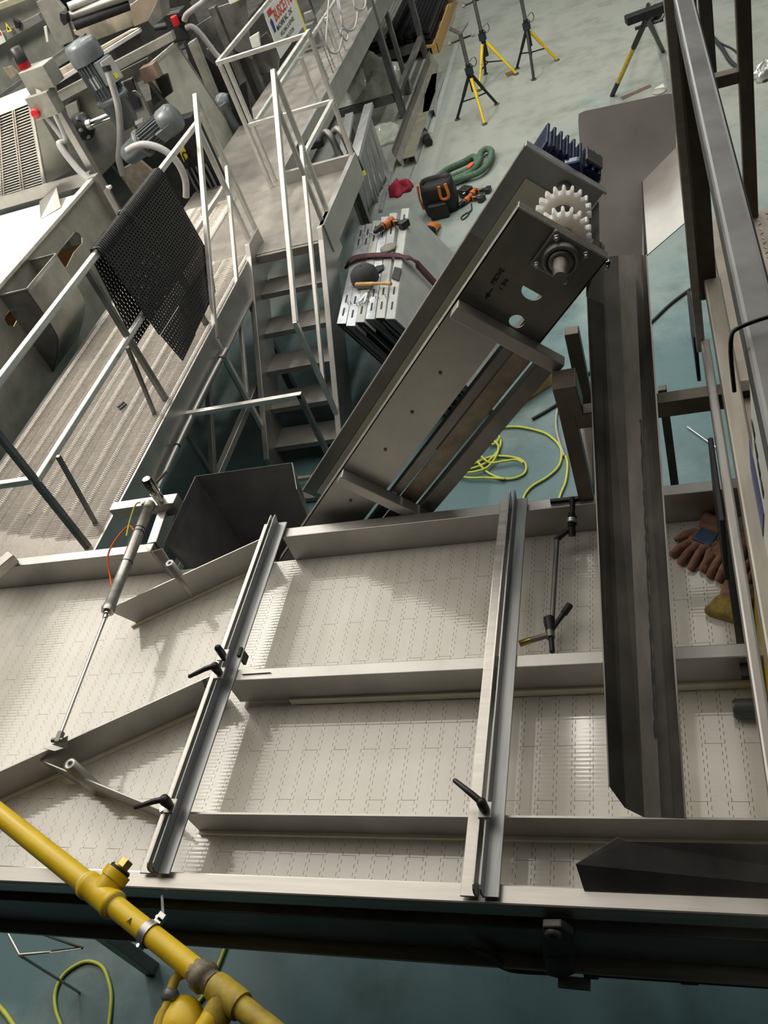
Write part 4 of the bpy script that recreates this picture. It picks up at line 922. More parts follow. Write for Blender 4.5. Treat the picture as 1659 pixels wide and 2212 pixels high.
# machine body behind the motors
mc = thing('infeed_machine', 'large grey steel machine frame with rails behind the gear motors', 'machine', (-5.0, 8.2, FZ))
def slab(pts, y, t, nm, m, dep=None):
    MB().prism([at(a, b, y=y) for a, b in pts], (0, t, 0)).build(nm, m, mc, .004)
slab([(100, 235), (318, 125), (318, 170), (268, 190), (298, 300), (200, 400), (120, 330)], 8.0, .03, 'side_plate', mat('machine_side', (.24, .235, .205), .5, .5, .15, 6))
slab([(96, 214), (370, 68), (376, 88), (104, 236)], 7.9, .06, 'side_beam', GALV)
slab([(96, 188), (300, 62), (304, 70), (100, 198)], 7.85, .04, 'edge_rail', RAILM)
slab([(96, 168), (280, 66), (296, 62), (100, 186)], 8.2, .05, 'belt_bed', mat('dusty_bed', (.52, .45, .36), .2, .6, .18, 9))
slab([(-40, 232), (180, 74), (184, 80), (-40, 245)], 8.3, .05, 'upper_rail', DARKST)
slab([(82, 168), (112, 150), (114, 158), (84, 175)], 7.9, .08, 'white_block', SIGNW)
slab([(112, 205), (190, 165), (198, 185), (118, 228)], 8.02, .02, 'vent_screen', mat('vent_dark', (.10, .095, .085), .4, .6, .2, 30))
for k in range(16):
    a, b = 116+k*4.9, 207-k*2.5
    MB().bar(at(a, b, y=7.99), at(a+7, b+20, y=7.99), .008, .01).build('vent_slat', GALV, mc)
slab([(280, 12), (310, -10), (345, -10), (345, 0), (318, 46), (290, 58)], 8.0, .25, 'drive_cover', mat('bronze_cover', (.34, .28, .21), .4, .5, .1, 5))
slab([(318, 44), (345, -10), (352, 40), (330, 58)], 7.9, .2, 'cover_side', STEELD)
slab([(258, 180), (285, 168), (330, 260), (300, 285)], 7.95, .05, 'support_arm', GALV)
slab([(265, 178), (285, 170), (305, 232), (286, 240)], 7.93, .03, 'dark_slot', BLACKM)
slab([(300, 150), (330, 138), (345, 168), (312, 182)], 7.7, .10, 'wood_block', mat('brown_block', (.25, .17, .13), .1, .6, .1, 10))
slab([(320, 172), (360, 160), (372, 200), (330, 230)], 7.9, .04, 'dark_housing', BLACKM)
slab([(285, 197), (292, 196), (305, 208), (300, 212)], 7.7, .02, 'bright_tab', ALU)
slab([(290, 262), (308, 256), (310, 264), (292, 272)], 7.4, .02, 'bright_tab', ALU)
slab([(118, 330), (190, 300), (300, 430), (300, 520), (230, 440)], 8.1, .05, 'lower_plate', SHADEM)
slab([(140, 230), (165, 218), (185, 300), (168, 312)], 7.92, .04, 'door_panel', GALV)
slab([(255, 370), (300, 345), (345, 385), (300, 440)], 7.6, .04, 'brown_guard', TAN)
for x, y in ((-5.4, 8.3), (-4.3, 8.3), (-5.4, 10), (-4.3, 10)):
    MB().bar((x, y, FZ), (x, y, 2.0), .08).build('frame_leg', STEELD, mc, .004)
MB().box(-5.6, -4.6, 8.4, 10, .4, 1.7).build('shade_dark_body', SHADEM, mc, .01)  # dark mass painted as the shadow between the machine parts
# upper left back machine
um = thing('rear_machine', 'grey steel rear machine with round shafts in the top left corner', 'machine', (-6.5, 9.5, FZ))
def slab2(pts, y, t, nm, m): return MB().prism([at(a, b, y=y) for a, b in pts], (0, t, 0)).build(nm, m, um, .004)
slab2([(-40, -30), (60, -30), (150, 130), (-40, 250)], 9.6, .05, 'back_plate', GALV)
slab2([(-40, 92), (82, 30), (90, 45), (-40, 118)], 9.4, .10, 'lower_beam', STEEL)
slab2([(-40, 22), (50, -12), (58, 0), (-40, 38)], 9.4, .10, 'upper_beam', mat('olive_beam', (.40, .38, .28), .3, .5, .1, 6))
slab2([(78, 5), (110, -12), (138, 20), (160, 88), (125, 102)], 9.1, .06, 'upright_plate', GALV)
slab2([(128, 28), (142, 30), (146, 50), (138, 56), (130, 44)], 9.0, .08, 'shaft_bearing', BLACKM)
for a, b, r, m in (((142, 38), (290, -15), .045, STEEL), ((160, 55), (280, 10), .05, BLACKM), ((148, 15), (250, -25), .04, RAILM)):
    MB().cyl(at(*a, y=9.1), at(*b, y=9.4), r, 14).build('roller', m, um)
slab2([(150, 70), (292, 5), (292, 55), (200, 90)], 9.7, .04, 'bed_plate', mat('bed_tan', (.50, .43, .34), .2, .6, .18, 6))
slab2([(94, 58), (100, 56), (105, 90), (100, 92)], 9.2, .02, 'bright_strip', SIGNW)
slab2([(22, 112), (30, 118), (42, 130), (40, 136), (30, 130)], 9.3, .02, 'bright_strip', SIGNW)
slab2([(6, 148), (24, 142), (40, 158), (24, 172)], 9.3, .02, 'note_card', TAN)
slab2([(26, 40), (42, 48), (42, 62), (34, 62)], 9.35, .04, 'switch_block', BLACKM)
slab2([(-20, 62), (2, 66), (13, 90), (-20, 108)], 9.35, .005, 'notice', SIGNW)
slab2([(-20, 64), (1, 69), (4, 76), (-20, 82)], 9.345, .004, 'notice_band', SIGNR)
tri = [at(a, b, y=9.33) for a, b in ((12, 48), (26, 66), (16, 70))]
MB().prism(tri, (0, -.004, 0)).build('hazard_triangle', LABY, um)
cen = (tri[0]+tri[1]+tri[2])/3
MB().prism([cen+(p-cen)*.45+V((0, -.005, 0)) for p in tri], (0, -.002, 0)).build('hazard_mark', INK, um)
MB().box(-8.2, -5.2, 9.9, 11.5, FZ, 2.2).build('shade_dark_body', SHADEM, um, .01)
# leaning sheet metal panel
lp = thing('leaning_panel', 'large plain sheet metal panel leaning over the walkway by the motors', 'panel', (-4.2, 8.4, ZD))
q_ = [at(310, 152, x=-4.2), at(380, 93, x=-4.2), at(540, 335, x=-4.2), at(495, 388, x=-4.2)]
MB().sheet(q_, .012).build('sheet', mat('pale_sheet', (.62, .62, .55), .4, .5, .08, 5), lp, .003)
d_ = (q_[1]-q_[0]).normalized(); e_ = (q_[3]-q_[0]).normalized()
MB().bar(q_[0], q_[1], .03, .03).build('folded_edge', RAILM, lp, .003)
MB().bar(q_[0]+V((-.02, 0, 0)), q_[3]+V((-.02, 0, 0)), .03, .05).build('folded_edge', STEELD, lp, .003)
MB().bar(q_[1]+V((-.0, 0, 0)), q_[2]+V((-.0, 0, 0)), .015, .02).build('folded_edge', GALV, lp, .003)
MB().bar(q_[2]+V((-.05, 0, 0)), (q_[2].x-.05, q_[2].y, FZ), .05).build('panel_strut', STEELD, lp, .003)
# numbered yellow tag on dark cabinet behind the handrail
cbn = thing('junction_cabinet', 'dark cable cabinet carrying a yellow tag behind the stair handrail', 'cabinet', (-3.9, 7.4, 1.2))
t0 = at(400, 335, y=7.45)
MB().box(t0.x-.16, t0.x+.22, 7.46, 7.6, t0.z-.55, t0.z+.3).build('housing', BLACKM, cbn, .01)
pl = [at(a, b, y=7.44) for a, b in ((387, 325), (396, 314), (407, 339), (398, 350))]
MB().prism(pl, (0, -.006, 0)).build('yellow_tag', LABY, cbn)
uxx = (pl[2]-pl[1]).normalized()
text('C5', .085, pl[0]+(pl[3]-pl[0])*.20+(pl[1]-pl[0])*.22+V((0, -.008, 0)), pl[3]-pl[0], pl[1]-pl[0], INK, 'tag_number', cbn, .0006, extra=.003)
for k in range(5):
    MB().tube(curve([(t0.x-.05+k*.05, 7.45, t0.z-.12), (t0.x-.03+k*.05, 7.42, t0.z-.3), (t0.x+.0+k*.04, 7.43, t0.z-.5), (t0.x+.02+k*.03, 7.46, t0.z-.75)], 5), .012, 8).build('cable', DARKST if k % 2 else GREY, cbn)
# isolator with red handle and its hoses
iso = thing('isolator_switch', 'black isolator switch with red handle above the leaning panel', 'switch', at(380, 60, y=8.6))
i0 = at(390, 62, y=8.6)
MB().bar(at(375, 20, y=8.6), at(398, 85, y=8.6), .20, .16, up=(0, -1, 0)).build('housing', BLACKP, iso, .02)
MB().bar(at(374, 34, y=8.48), at(383, 56, y=8.48), .06, .05, up=(0, -1, 0)).build('red_handle', RED, iso, .01)
MB().cyl(at(335, 60, y=8.6), at(378, 52, y=8.6), .03, 10).build('cable_gland', BLACKM, iso)
for pts in (((402, 60), (415, 58), (432, 72), (450, 95), (465, 115), (478, 128)), ((398, 45), (403, 32), (420, 18), (440, 2), (450, -20))):
    MB().tube(curve([at(a, b, y=8.5) for a, b in pts], 6), .026, 10).build('hose', GREYL, iso)
# machine frame right of the panel (sheet guards and legs)
gf = thing('guard_frame', 'grey sheet guard and frame legs behind the far walkway rail', 'frame', (-4.4, 9.6, FZ))
def slab3(pts, y, t, nm, m): return MB().prism([at(a, b, y=y) for a, b in pts], (0, t, 0)).build(nm, m, gf, .004)
slab3([(400, 70), (480, 20), (530, 90), (470, 145), (430, 120)], 10.4, .03, 'slanted_guard', STEELD)
slab3([(470, 15), (530, -5), (545, 130), (500, 105)], 10.0, .03, 'flat_guard', STEELD)
slab3([(405, 95), (420, 86), (470, 210), (455, 215)], 9.2, .08, 'frame_leg', GALV)
slab3([(395, 90), (408, 84), (440, 190), (432, 196)], 9.3, .04, 'dark_post', BLACKM)
slab3([(428, 110), (480, 150), (500, 250), (470, 215)], 9.9, .03, 'dark_opening', BLACKM)
slab3([(540, 100), (575, 70), (605, 110), (600, 150), (560, 165)], 10.3, .05, 'junction_lid', STEELD)
slab3([(600, 20), (660, -10), (690, 60), (640, 70)], 11.4, .05, 'rear_panel', STEELD)
slab3([(655, 30), (672, 24), (680, 40), (660, 48)], 11.2, .06, 'small_box', GALV)
slab3([(635, 65), (675, 50), (690, 95), (650, 110)], 11.0, .10, 'grey_cabinet', GREY)
slab3([(490, 205), (530, 175), (545, 260), (515, 280)], 9.0, .05, 'dark_cabinet', BLACKM)
MB().ring(at(483, 222, y=9.1), (.5, -1, .2), [(.10, 0), (.10, .05), (.06, .08), (0, .09)], 16).build('hand_wheel', GREY, gf)
MB().cyl(at(480, 225, y=9.0), at(525, 300, y=9.0), .05, 12).build('grey_pipe', GREY, gf)
slab3([(538, 82), (558, 70), (562, 100), (545, 105)], 9.9, .04, 'white_tag', SIGNW)
slab3([(490, -5), (505, -12), (512, 3), (497, 10)], 9.9, .01, 'round_notice', SIGNW)
slab3([(504, -10), (514, -14), (518, 0), (511, 4)], 9.9, .01, 'yellow_notice', LABY)
for x in (-4.6, -4.2): MB().bar((x, 10.2, FZ), (x, 10.2, 1.6), .08).build('support', STEELD, gf, .004)
MB().box(-6.0, -4.35, 10.6, 13.5, FZ, 1.6).build('shade_dark_body', SHADEM, gf, .01)
# ================================================================ floor items at the back
fr = thing('steel_rack', 'dark square tube rack frame standing behind the landing', 'rack', (-3.3, 12.6, FZ))
for y in (11.65, 13.9): MB().bar((-3.05, y, FZ), (-3.05, y, 1.9), .085).build('upright', DARKST, fr, .006)
MB().bar((-3.1, 11.65, .07), (-4.3, 11.65, .07), .08, .10).build('cross_beam', DARKST, fr, .005)
MB().bar((-3.1, 13.9, -.02), (-4.3, 13.9, -.02), .08, .12).build('cross_beam', DARKST, fr, .005)
MB().bar((-3.05, 11.7, .09), (-3.05, 13.85, .09), .07, .07).build('side_rail', STEEL, fr, .005)
for y in (11.65, 13.9): MB().bar((-4.3, y, FZ), (-4.3, y, .9), .085).build('upright', DARKST, fr, .006)
pal = thing('pallet', 'wooden pallet loaded with dark steel rods behind the rack', 'pallet', (-3.6, 15, FZ))
for k in range(6):
    MB().box(-4.5, -2.85, 13.95+k*.42, 14.22+k*.42, FZ+.10, FZ+.13).build('deck_board', WOODD if k % 2 else WOOD, pal)
for x in (-4.5, -3.7, -2.95): MB().box(x, x+.10, 13.95, 16.4, FZ, FZ+.10).build('bearer', WOOD if x > -3 else WOODD, pal)
MB().box(-2.86, -2.84, 13.95, 15.6, FZ+.0, FZ+.20).build('side_board', WOOD, pal)
rb = thing('rod_stack', 'stack of grey steel rods on the pallet behind the rack', 'rods', (-3.8, 15, FZ))
for k in range(14):
    for j in range(4):
        x = -4.36+k*.064+(j % 2)*.03; zq = FZ+.165+j*.075
        o = MB().bar((x, 14.1, zq), (x, 16.2, zq), .055).build('steel_rod', GALV if j == 3 and k < 12 else BLACKM, rb)
rb2 = thing('rod_stack', 'stack of black steel rods at the right side of the pallet', 'rods', (-3.1, 15, FZ))
for k in range(7):
    for j in range(3):
        x = -3.36+k*.068; zq = FZ+.165+j*.075
        MB().bar((x, 14.0+.05*(k % 2), zq), (x, 16.1+.07*(k % 3), zq), .055).build('steel_rod', BLACKM, rb2)
cn2 = thing('plastic_canister', 'pale square plastic canister standing behind the rod stack', 'canister', (-4.2, 17, FZ))
MB().box(-4.5, -4.0, 16.8, 17.2, FZ, FZ+.55).build('body', mat('canister_white', (.62, .62, .50), 0, .4, .08, 5), cn2, .05, 3)
MB().ring((-4.25, 17, FZ+.55), (0, 0, 1), [(.06, 0), (.06, .06), (0, .061)], 14).build('cap', SIGNW, cn2)
FILM = mat('plastic_film', (.80, .84, .72), 0, .12, .15, 6, bump=.8, bscale=9)
FILM.node_tree.nodes['Principled BSDF'].inputs['Transmission Weight'].default_value = .25
tag(lump('plastic_wrap', FILM, (-3.72, 12.75, FZ), .52, .40, .42, 11, amp=.4), 'heap of clear plastic wrap on the floor behind the rack beam', 'plastic wrap')
tag(lump('plastic_sheet', FILM, (-3.35, 11.1, FZ), .40, .38, .10, 12, amp=.4), 'thin crumpled plastic sheet on the floor before the rack beam', 'plastic wrap')
# folding gate sections (slatted grilles) leaning right of the landing
sl = thing('slatted_grille', 'grey slatted metal grille panels standing right of the landing', 'grille', (-3.0, 10, FZ))
ga, gb = at(790, 232, z=.9), at(768, 330, z=.9)
tp0, tp1 = at(797, 228, y=9.9), at(766, 345, y=7.9)
MB().bar(tp0, tp1, .10, .05).build('top_board', GREYL, sl, .004)
fl0, fl1 = at(843, 372, z=FZ+.02), at(786, 470, z=FZ+.02)
NP = 6
for k in range(NP):
    u0, u1 = (k+.06)/NP, (k+.90)/NP
    a_, b_ = tp0.lerp(tp1, .05+.95*u0), tp0.lerp(tp1, .05+.95*u1); c_, d_ = fl0.lerp(fl1, u0), fl0.lerp(fl1, u1)
    MB().sheet([a_, c_, d_, b_], .02).build('slat', GREYL, sl, .002)
    MB().bar(b_, d_, .022, .03).build('slat_edge', ALU, sl, .002)
MB().bar(at(843, 372, z=FZ+.02), at(822, 455, z=FZ+.02), .04, .03).build('base_rail', ALU, sl, .003)
sl2 = thing('grille_board', 'second narrow grey board standing left of the slatted grille', 'board', (-3.3, 9, FZ))
MB().bar(at(755, 248, y=9.3), at(735, 372, y=7.8), .09, .04).build('top_board', GREYL, sl2, .004)
MB().bar(at(752, 262, y=9.2), (at(752, 262, y=9.2).x, 9.2, FZ), .07, .03).build('leg', GREYL, sl2, .003)
MB().bar(at(742, 345, y=8.1), (at(742, 345, y=8.1).x, 8.1, FZ), .07, .03).build('leg', GREYL, sl2, .003)
# bent sheet and channels on the floor
bsx = thing('bent_sheet', 'long bent stainless sheet lying on the floor beside the rack', 'sheet metal', (-2.95, 12, FZ))
f_ = lambda px, py, z=FZ+.004: at(px, py, z=z)
MB().sheet([f_(848, 332, FZ+.16), f_(868, 358), f_(947, 140), f_(928, 113, FZ+.16)], .004).build('sheet', mat('beige_steel', (.48, .46, .40), .4, .45, .08, 6), bsx)
MB().sheet([f_(846, 322, FZ+.30), f_(848, 332, FZ+.16), f_(928, 113, FZ+.16), f_(928, 105, FZ+.30)], .004).build('upright_edge', STEELD, bsx)
for i, (a, b, lbl) in enumerate((((934, 155), (925, 240), 'upper bright stainless channel lying on the bent sheet'), ((944, 158), (882, 340), 'longer stainless channel lying right of the bent sheet'))):
    cnl = thing('steel_channel', lbl, 'channel', (-2.7, 12, FZ))
    p_, r_ = f_(*a, FZ+.10), f_(*b, FZ+.10); dd = (r_-p_).normalized(); nn = V((dd.y, -dd.x, 0))
    w_ = .075
    MB().bar(p_, r_, .15, .008).build('web', mat('bright_steel', (.72, .68, .52), .6, .25, .1, 8) if 'bright_steel' not in bpy.data.materials else bpy.data.materials['bright_steel'], cnl)
    MB().bar(p_+nn*w_-V((0, 0, .04)), r_+nn*w_-V((0, 0, .04)), .008, .09).build('flange', ALU, cnl)
    MB().bar(p_-nn*w_-V((0, 0, .04)), r_-nn*w_-V((0, 0, .04)), .008, .09).build('flange', ALU, cnl)
tag(MB().sheet([f_(905, 268), f_(918, 300), f_(905, 338), f_(890, 335)], .006).build('steel_offcut', GALV), 'flat grey steel offcut beside the end of the channels', 'offcut')
cl_ = thing('dark_can', 'small dark cylinder lying on the floor beside the channels', 'can', f_(921, 298, FZ+.05))
MB().cyl(f_(914, 284, FZ+.05), f_(926, 308, FZ+.05), .05, 16).build('body', BLACKM, cl_)
MB().cyl(f_(918, 292, FZ+.05), f_(921, 298, FZ+.05), .052, 16).build('band', STEELD, cl_)
tag(MB().sheet([f_(983, 93), f_(991, 93), f_(935, 287), f_(926, 287)], .004).build('flat_strip', mat('strip_white', (.46, .49, .46), 0, .5, .08, 8)), 'pale flat strip lying on the floor beside the left jack stand', 'strip')
tag(MB().cyl(f_(894, 358, FZ+.01), f_(875, 412, FZ+.01), .006, 8).build('welding_rod', ALU), 'thin bright rod on the floor above the red cloth', 'rod')
rc = lump('red_cloth', mat('red_cloth', (.42, .03, .07), 0, .8, .2, 20), f_(865, 415, FZ), .13, .11, .10, 21, amp=.5)
tag(rc, 'crumpled red cloth on the floor left of the tool bag', 'cloth')
# ---------------------------------------------------------------- jack stands
def jack(label, feet, base, top, yel=(0,), head='v', zt=None):
    b_ = at(*base, z=FZ); t = thing('jack_stand', label, 'jack stand', (b_.x, b_.y, FZ), 'pipe jack stands on the back floor')
    hz = zt
    ap = V((b_.x, b_.y, FZ+.50))
    for i, f in enumerate(feet):
        p = f_(*f, FZ+.005); m_ = YELD if i in yel else BLACKM
        MB().tube([ap+(p-ap)*.05, ap+(p-ap)*.5], .021, 8).build('leg', BLACKM if i not in yel or i != 9 else YELD, t) if i not in yel else MB().tube([ap+(p-ap)*.12, ap+(p-ap)*.5], .021, 8).build('leg', YEL, t)
        MB().tube([ap+(p-ap)*.5, p+V((0, 0, .01))], .017, 8).build('leg_end', YEL if i in yel else BLACKM, t)
        MB().cyl(p, p+V((0, 0, .008)), .035, 10).build('foot', STEELD, t)
        mid = ap+(p-ap)*.62
        MB().cyl(mid, V((b_.x, b_.y, mid.z+.01)), .009, 6).build('spreader', BLACKM, t)
    MB().tube([ap-V((0, 0, .22)), ap+V((0, 0, .10))], .030, 10).build('centre_tube', BLACKM, t)
    MB().tube([ap-V((0, 0, .02)), ap+V((0, 0, .06))], .050, 8).build('collar', mat('blue_steel', (.03, .045, .07), .3, .45, .2, 20) if 'blue_steel' not in bpy.data.materials else bpy.data.materials['blue_steel'], t)
    MB().tube([ap+V((0, 0, .1)), V((b_.x, b_.y, hz-.06))], .024, 10).build('riser', STEELD, t)
    MB().tube([V((b_.x, b_.y, hz-.17)), V((b_.x, b_.y, hz-.06))], .018, 8).build('screw', BLACKM, t)
    hnd = MB().cyl((b_.x-.14, b_.y, hz-.13), (b_.x+.14, b_.y+.02, hz-.11), .010, 6); hnd.build('handle', BLACKM, t)
    for dx in (-.14, .14): MB().ring((b_.x+dx, b_.y, hz-.13 if dx < 0 else hz-.11), (1, 0, 0), [(.02, -.02), (.022, 0), (.02, .02)], 8).build('handle_knob', STEELD, t)
    MB().tube(curve([ap+V((.03, 0, .12)), ap+V((.09, 0, .16)), ap+V((.11, 0, .10)), ap+V((.07, 0, .05)), ap+V((.03, 0, .1))], 4), .006, 6).build('pin_ring', STEELD, t)
    c_ = V((b_.x, b_.y, hz-.06))
    for s_ in (-1, 1):
        MB().sheet([c_+V((0, -.06, 0)), c_+V((0, .06, 0)), c_+V((s_*.11, .06, .09)), c_+V((s_*.11, -.06, .09))], .008).build('v_plate', STEELD, t)
    return t
jack('black pipe jack stand nearest the leaning channels, one yellow leg', ((988, 258), (1047, 268), (1073, 225)), (1036, 246), None, (1,), zt=.80)
jack('jack stand with two yellow legs, middle of the three at left', ((1036, 195), (1115, 160), (1049, 160)), (1062, 168), None, (0, 1), zt=.86)
jack('tall jack stand with yellow leg tips, rightmost of the left three', ((1117, 148), (1153, 172), (1203, 130)), (1155, 148), None, (2,), zt=1.0)
j4 = thing('pipe_vice_stand', 'large tripod pipe vice stand with a yellow leg by the hood', 'pipe stand', at(1395, 90, z=FZ))
top = at(1400, 62, z=.62)
apx = V((top.x, top.y, .72))
for f, m_ in (((1322, 207), YELD), ((1432, 110), BLACKM), ((1400, 10), BLACKM), ((1480, 15), BLACKM)):
    p = f_(*f)
    MB().tube([apx, apx+(p-apx)*.35], .028, 8).build('leg', BLACKM, j4); MB().tube([apx+(p-apx)*.35, apx+(p-apx)*.8], .026, 8).build('leg_middle', m_, j4)
    MB().tube([apx+(p-apx)*.8, p], .026, 8).build('leg_end', BLACKM, j4)
MB().cyl(at(1372, 62, z=.35), at(1432, 42, z=.35), .02, 8).build('tray_bar', BLACKM, j4)
MB().ring(at(1416, 28, z=.62), (.2, -1, .3), [(.09, -.06), (.09, .06), (.07, .06), (.07, -.06)], 18).build('pipe_ring', STEELD, j4)
MB().bar(apx+V((-.2, 0, .03)), apx+V((.25, .1, .03)), .12, .08).build('vice_head', BLACKM, j4, .01)
MB().bar(at(1425, 22, z=.6), at(1438, 14, z=.6), .06, .06).build('yellow_jaw', YEL, j4, .005)
tag(MB().sheet([f_(1090, 158), f_(1112, 150), f_(1118, 158), f_(1096, 166)], .012).build('brown_shim', WOODD), 'small brown shim plate under the middle jack stand leg', 'shim')
tag(MB().sheet([f_(1288, 8), f_(1320, 0), f_(1324, 8), f_(1292, 16)], .003).build('card_scrap', mat('grey_card', (.30, .30, .26), 0, .7, .1, 8)), 'grey card scrap on the far floor between the stands', 'scrap')
wsh = MB().ring(f_(1425, 198), (0, 0, 1), [(.028, 0), (.075, .001), (.075, .008), (.028, .008)], 20)
tag(wsh.build('grinding_disc', mat('disc_grey', (.42, .40, .34), 0, .6, .1, 10)), 'round grinding disc on the dirty floor behind the hood', 'disc')
tag(MB().sheet([f_(1412, 192), f_(1432, 180), f_(1436, 188)], .004).build('white_offcut', SIGNW), 'small white triangular offcut on the floor behind the hood', 'offcut')
tag(MB().sheet([f_(1340, 210), f_(1404, 182), f_(1408, 187), f_(1345, 215)], .01).build('rusty_flat_bar', mat('rust', (.20, .13, .09), .2, .8, .2, 20)), 'rusty flat bar lying on the floor behind the hood', 'bar')
tag(MB().sheet([f_(1555, 155), f_(1578, 158), f_(1578, 162), f_(1555, 160)], .01).build('white_stick', SIGNW), 'short white stick on the floor right of the top rail', 'stick')
tag(lump('foil_heap', mat('foil', (.7, .7, .68), .6, .25, .1, 10, bump=.8, bscale=20), f_(1652, 165, FZ), .17, .12, .10, 31, amp=.5), 'crumpled foil heap on the floor at the right edge', 'foil')
tag(MB().tube(curve([f_(a, b, FZ+.02) for a, b in ((1500, 40), (1535, 75), (1560, 105), (1580, 135), (1610, 150), (1660, 142))], 6), .022, 8).build('black_hose', RUBBER), 'thick black hose on the floor right of the top rail', 'hose')
tag(MB().tube(curve([f_(a, b, FZ+.012) for a, b in ((1530, 78), (1560, 95), (1590, 112), (1640, 172), (1662, 168))], 6), .010, 8).build('thin_cable', RUBBER), 'thin dark cable beside the thick black hose', 'cable')
# ---------------------------------------------------------------- sling, tool bag, drills
sg_ = thing('lifting_sling', 'green round lifting sling lying in a loop on the floor', 'sling', f_(990, 370, FZ+.03))
MB().tube(curve([f_(a, b, FZ+.04) for a, b in ((928, 402), (935, 392), (965, 366), (1000, 350), (1022, 338), (1030, 348), (1018, 362), (985, 378), (950, 392), (932, 404))], 5, True), .034, 8).build('sling_loop', GREENF, sg_)
MB().tube(curve([f_(a, b, FZ+.06) for a, b in ((930, 412), (960, 398), (1000, 384), (1035, 372), (1055, 352), (1062, 328), (1050, 322), (1038, 332), (1034, 350), (1015, 372), (970, 392))], 5), .036, 8).build('sling_loop', GREENF, sg_)
MB().bar(f_(1010, 362, FZ+.11), f_(1021, 351, FZ+.11), .05, .006).build('orange_label', mat('tag_orange', (.85, .12, .04), 0, .5, .05, 10), sg_)
bgp = f_(962, 462)
tb = thing('tool_bag', 'black tool bag with orange trim standing on the floor', 'bag', bgp)
mb = MB(); bx, by = bgp.x-.03, bgp.y+.10
prof_b = [(.17, .115), (.19, .13), (.18, .12), (.165, .11)]
vs = []; fs = []; n_ = 16
for i, (rx, ry) in enumerate(prof_b):
    for k in range(n_):
        a = 2*math.pi*k/n_; cx_ = math.copysign(abs(math.cos(a))**.6, math.cos(a)); sy_ = math.copysign(abs(math.sin(a))**.6, math.sin(a))
        vs.append((bx+rx*cx_, by+ry*sy_, FZ+.002+i*.115))
for i in range(3):
    for k in range(n_): fs.append((i*n_+k, i*n_+(k+1) % n_, (i+1)*n_+(k+1) % n_, (i+1)*n_+k))
fs.append(list(range(n_))[::-1]); mb.add(vs, fs, True); o = mb.build('bag_body', BLACKM, tb); o.modifiers.new('thick', 'SOLIDIFY').thickness = .012
MB().tube(curve([(bx+.12, by-.13, FZ+.33), (bx+.125, by-.145, FZ+.20), (bx+.05, by-.145, FZ+.19), (bx+.05, by-.135, FZ+.32)], 5), .016, 8).build('orange_trim', ORANGE, tb)
MB().tube(curve([(bx-.19, by-.02, FZ+.33), (bx-.205, by-.03, FZ+.2), (bx-.19, by-.05, FZ+.08)], 5), .012, 8).build('orange_trim', ORANGE, tb)
MB().box(bx-.11, bx+.09, by-.20, by-.125, FZ+.002, FZ+.16).build('front_pocket', BLACKM, tb, .02, 3)
MB().box(bx-.13, bx+.13, by-.08, by+.08, FZ+.30, FZ+.305).build('bag_opening', BLACKP, tb)
def drill(name, label, c, yaw, rz=0, parent=None):
    t = thing(name, label, 'drill', c); c = V(c)
    d = V((math.cos(yaw), math.sin(yaw), 0)); n = V((-d.y, d.x, 0)); r_ = .032
    c2 = c+V((0, 0, .034))
    MB().tube([c2-d*.075, c2-d*.07, c2+d*.02, c2+d*.05], [.02, r_, r_, .028], 14).build('motor_body', ORANGE, t)
    MB().tube([c2+d*.05, c2+d*.085, c2+d*.09, c2+d*.12, c2+d*.135], [.029, .027, .021, .021, .012], 14).build('chuck', BLACKP, t)
    MB().tube([c2-d*.03, c2-d*.032], .0335, 14).tube([c2+d*.03, c2+d*.04], .0335, 14).build('grip_ring', BLACKP, t)
    MB().bar(c2-d*.04+n*.02, c2-d*.055+n*.13, .036, .042).build('handle', BLACKP, t, .008)
    MB().bar(c2-d*.035+n*.05, c2-d*.045+n*.10, .02, .044).build('handle_trim', ORANGE, t, .006)
    MB().bar(c2-d*.055+n*.13-V((0, 0, .006)), c2-d*.06+n*.185-V((0, 0, .006)), .085, .06).build('battery', BLACKP, t, .008)
    return t
drill('cordless_drill', 'orange and black cordless drill lying beside the tool bag', f_(1010, 438, FZ), -2.2)
drill('cordless_drill', 'orange cordless drill on the floor right of the tool bag, chuck towards camera', f_(1022, 424, FZ), -1.9)
ch_ = thing('battery_charger', 'dark battery charger block on the floor behind the drills', 'charger', f_(1006, 412))
MB().bar(f_(998, 420, FZ+.05), f_(1014, 408, FZ+.05), .13, .09).build('body', BLACKP, ch_, .012)
MB().bar(f_(1000, 419, FZ+.097), f_(1004, 416, FZ+.097), .02, .004).build('status_label', SIGNW, ch_)
tag(MB().tube(curve([f_(a, b, FZ+.008) for a, b in ((1018, 440), (1018, 455), (1005, 462), (996, 470), (1000, 474), (1010, 466), (1016, 455))], 5), .007, 6).build('charger_lead', RUBBER), 'black charger lead looped on the floor below the drills', 'cable')
cz = f_(936, 494)
cone = thing('orange_funnel', 'orange plastic funnel tip lying beside the stacked panels', 'funnel', cz)
MB().tube([f_(930, 500, FZ+.06), f_(934, 492, FZ+.055), f_(950, 486, FZ+.02)], [.065, .06, .018], 16).build('cone', ORANGE, cone)
MB().cyl(f_(928, 503, FZ+.06), f_(930, 500, FZ+.06), .07, 16).build('rim', BLACKP, cone)
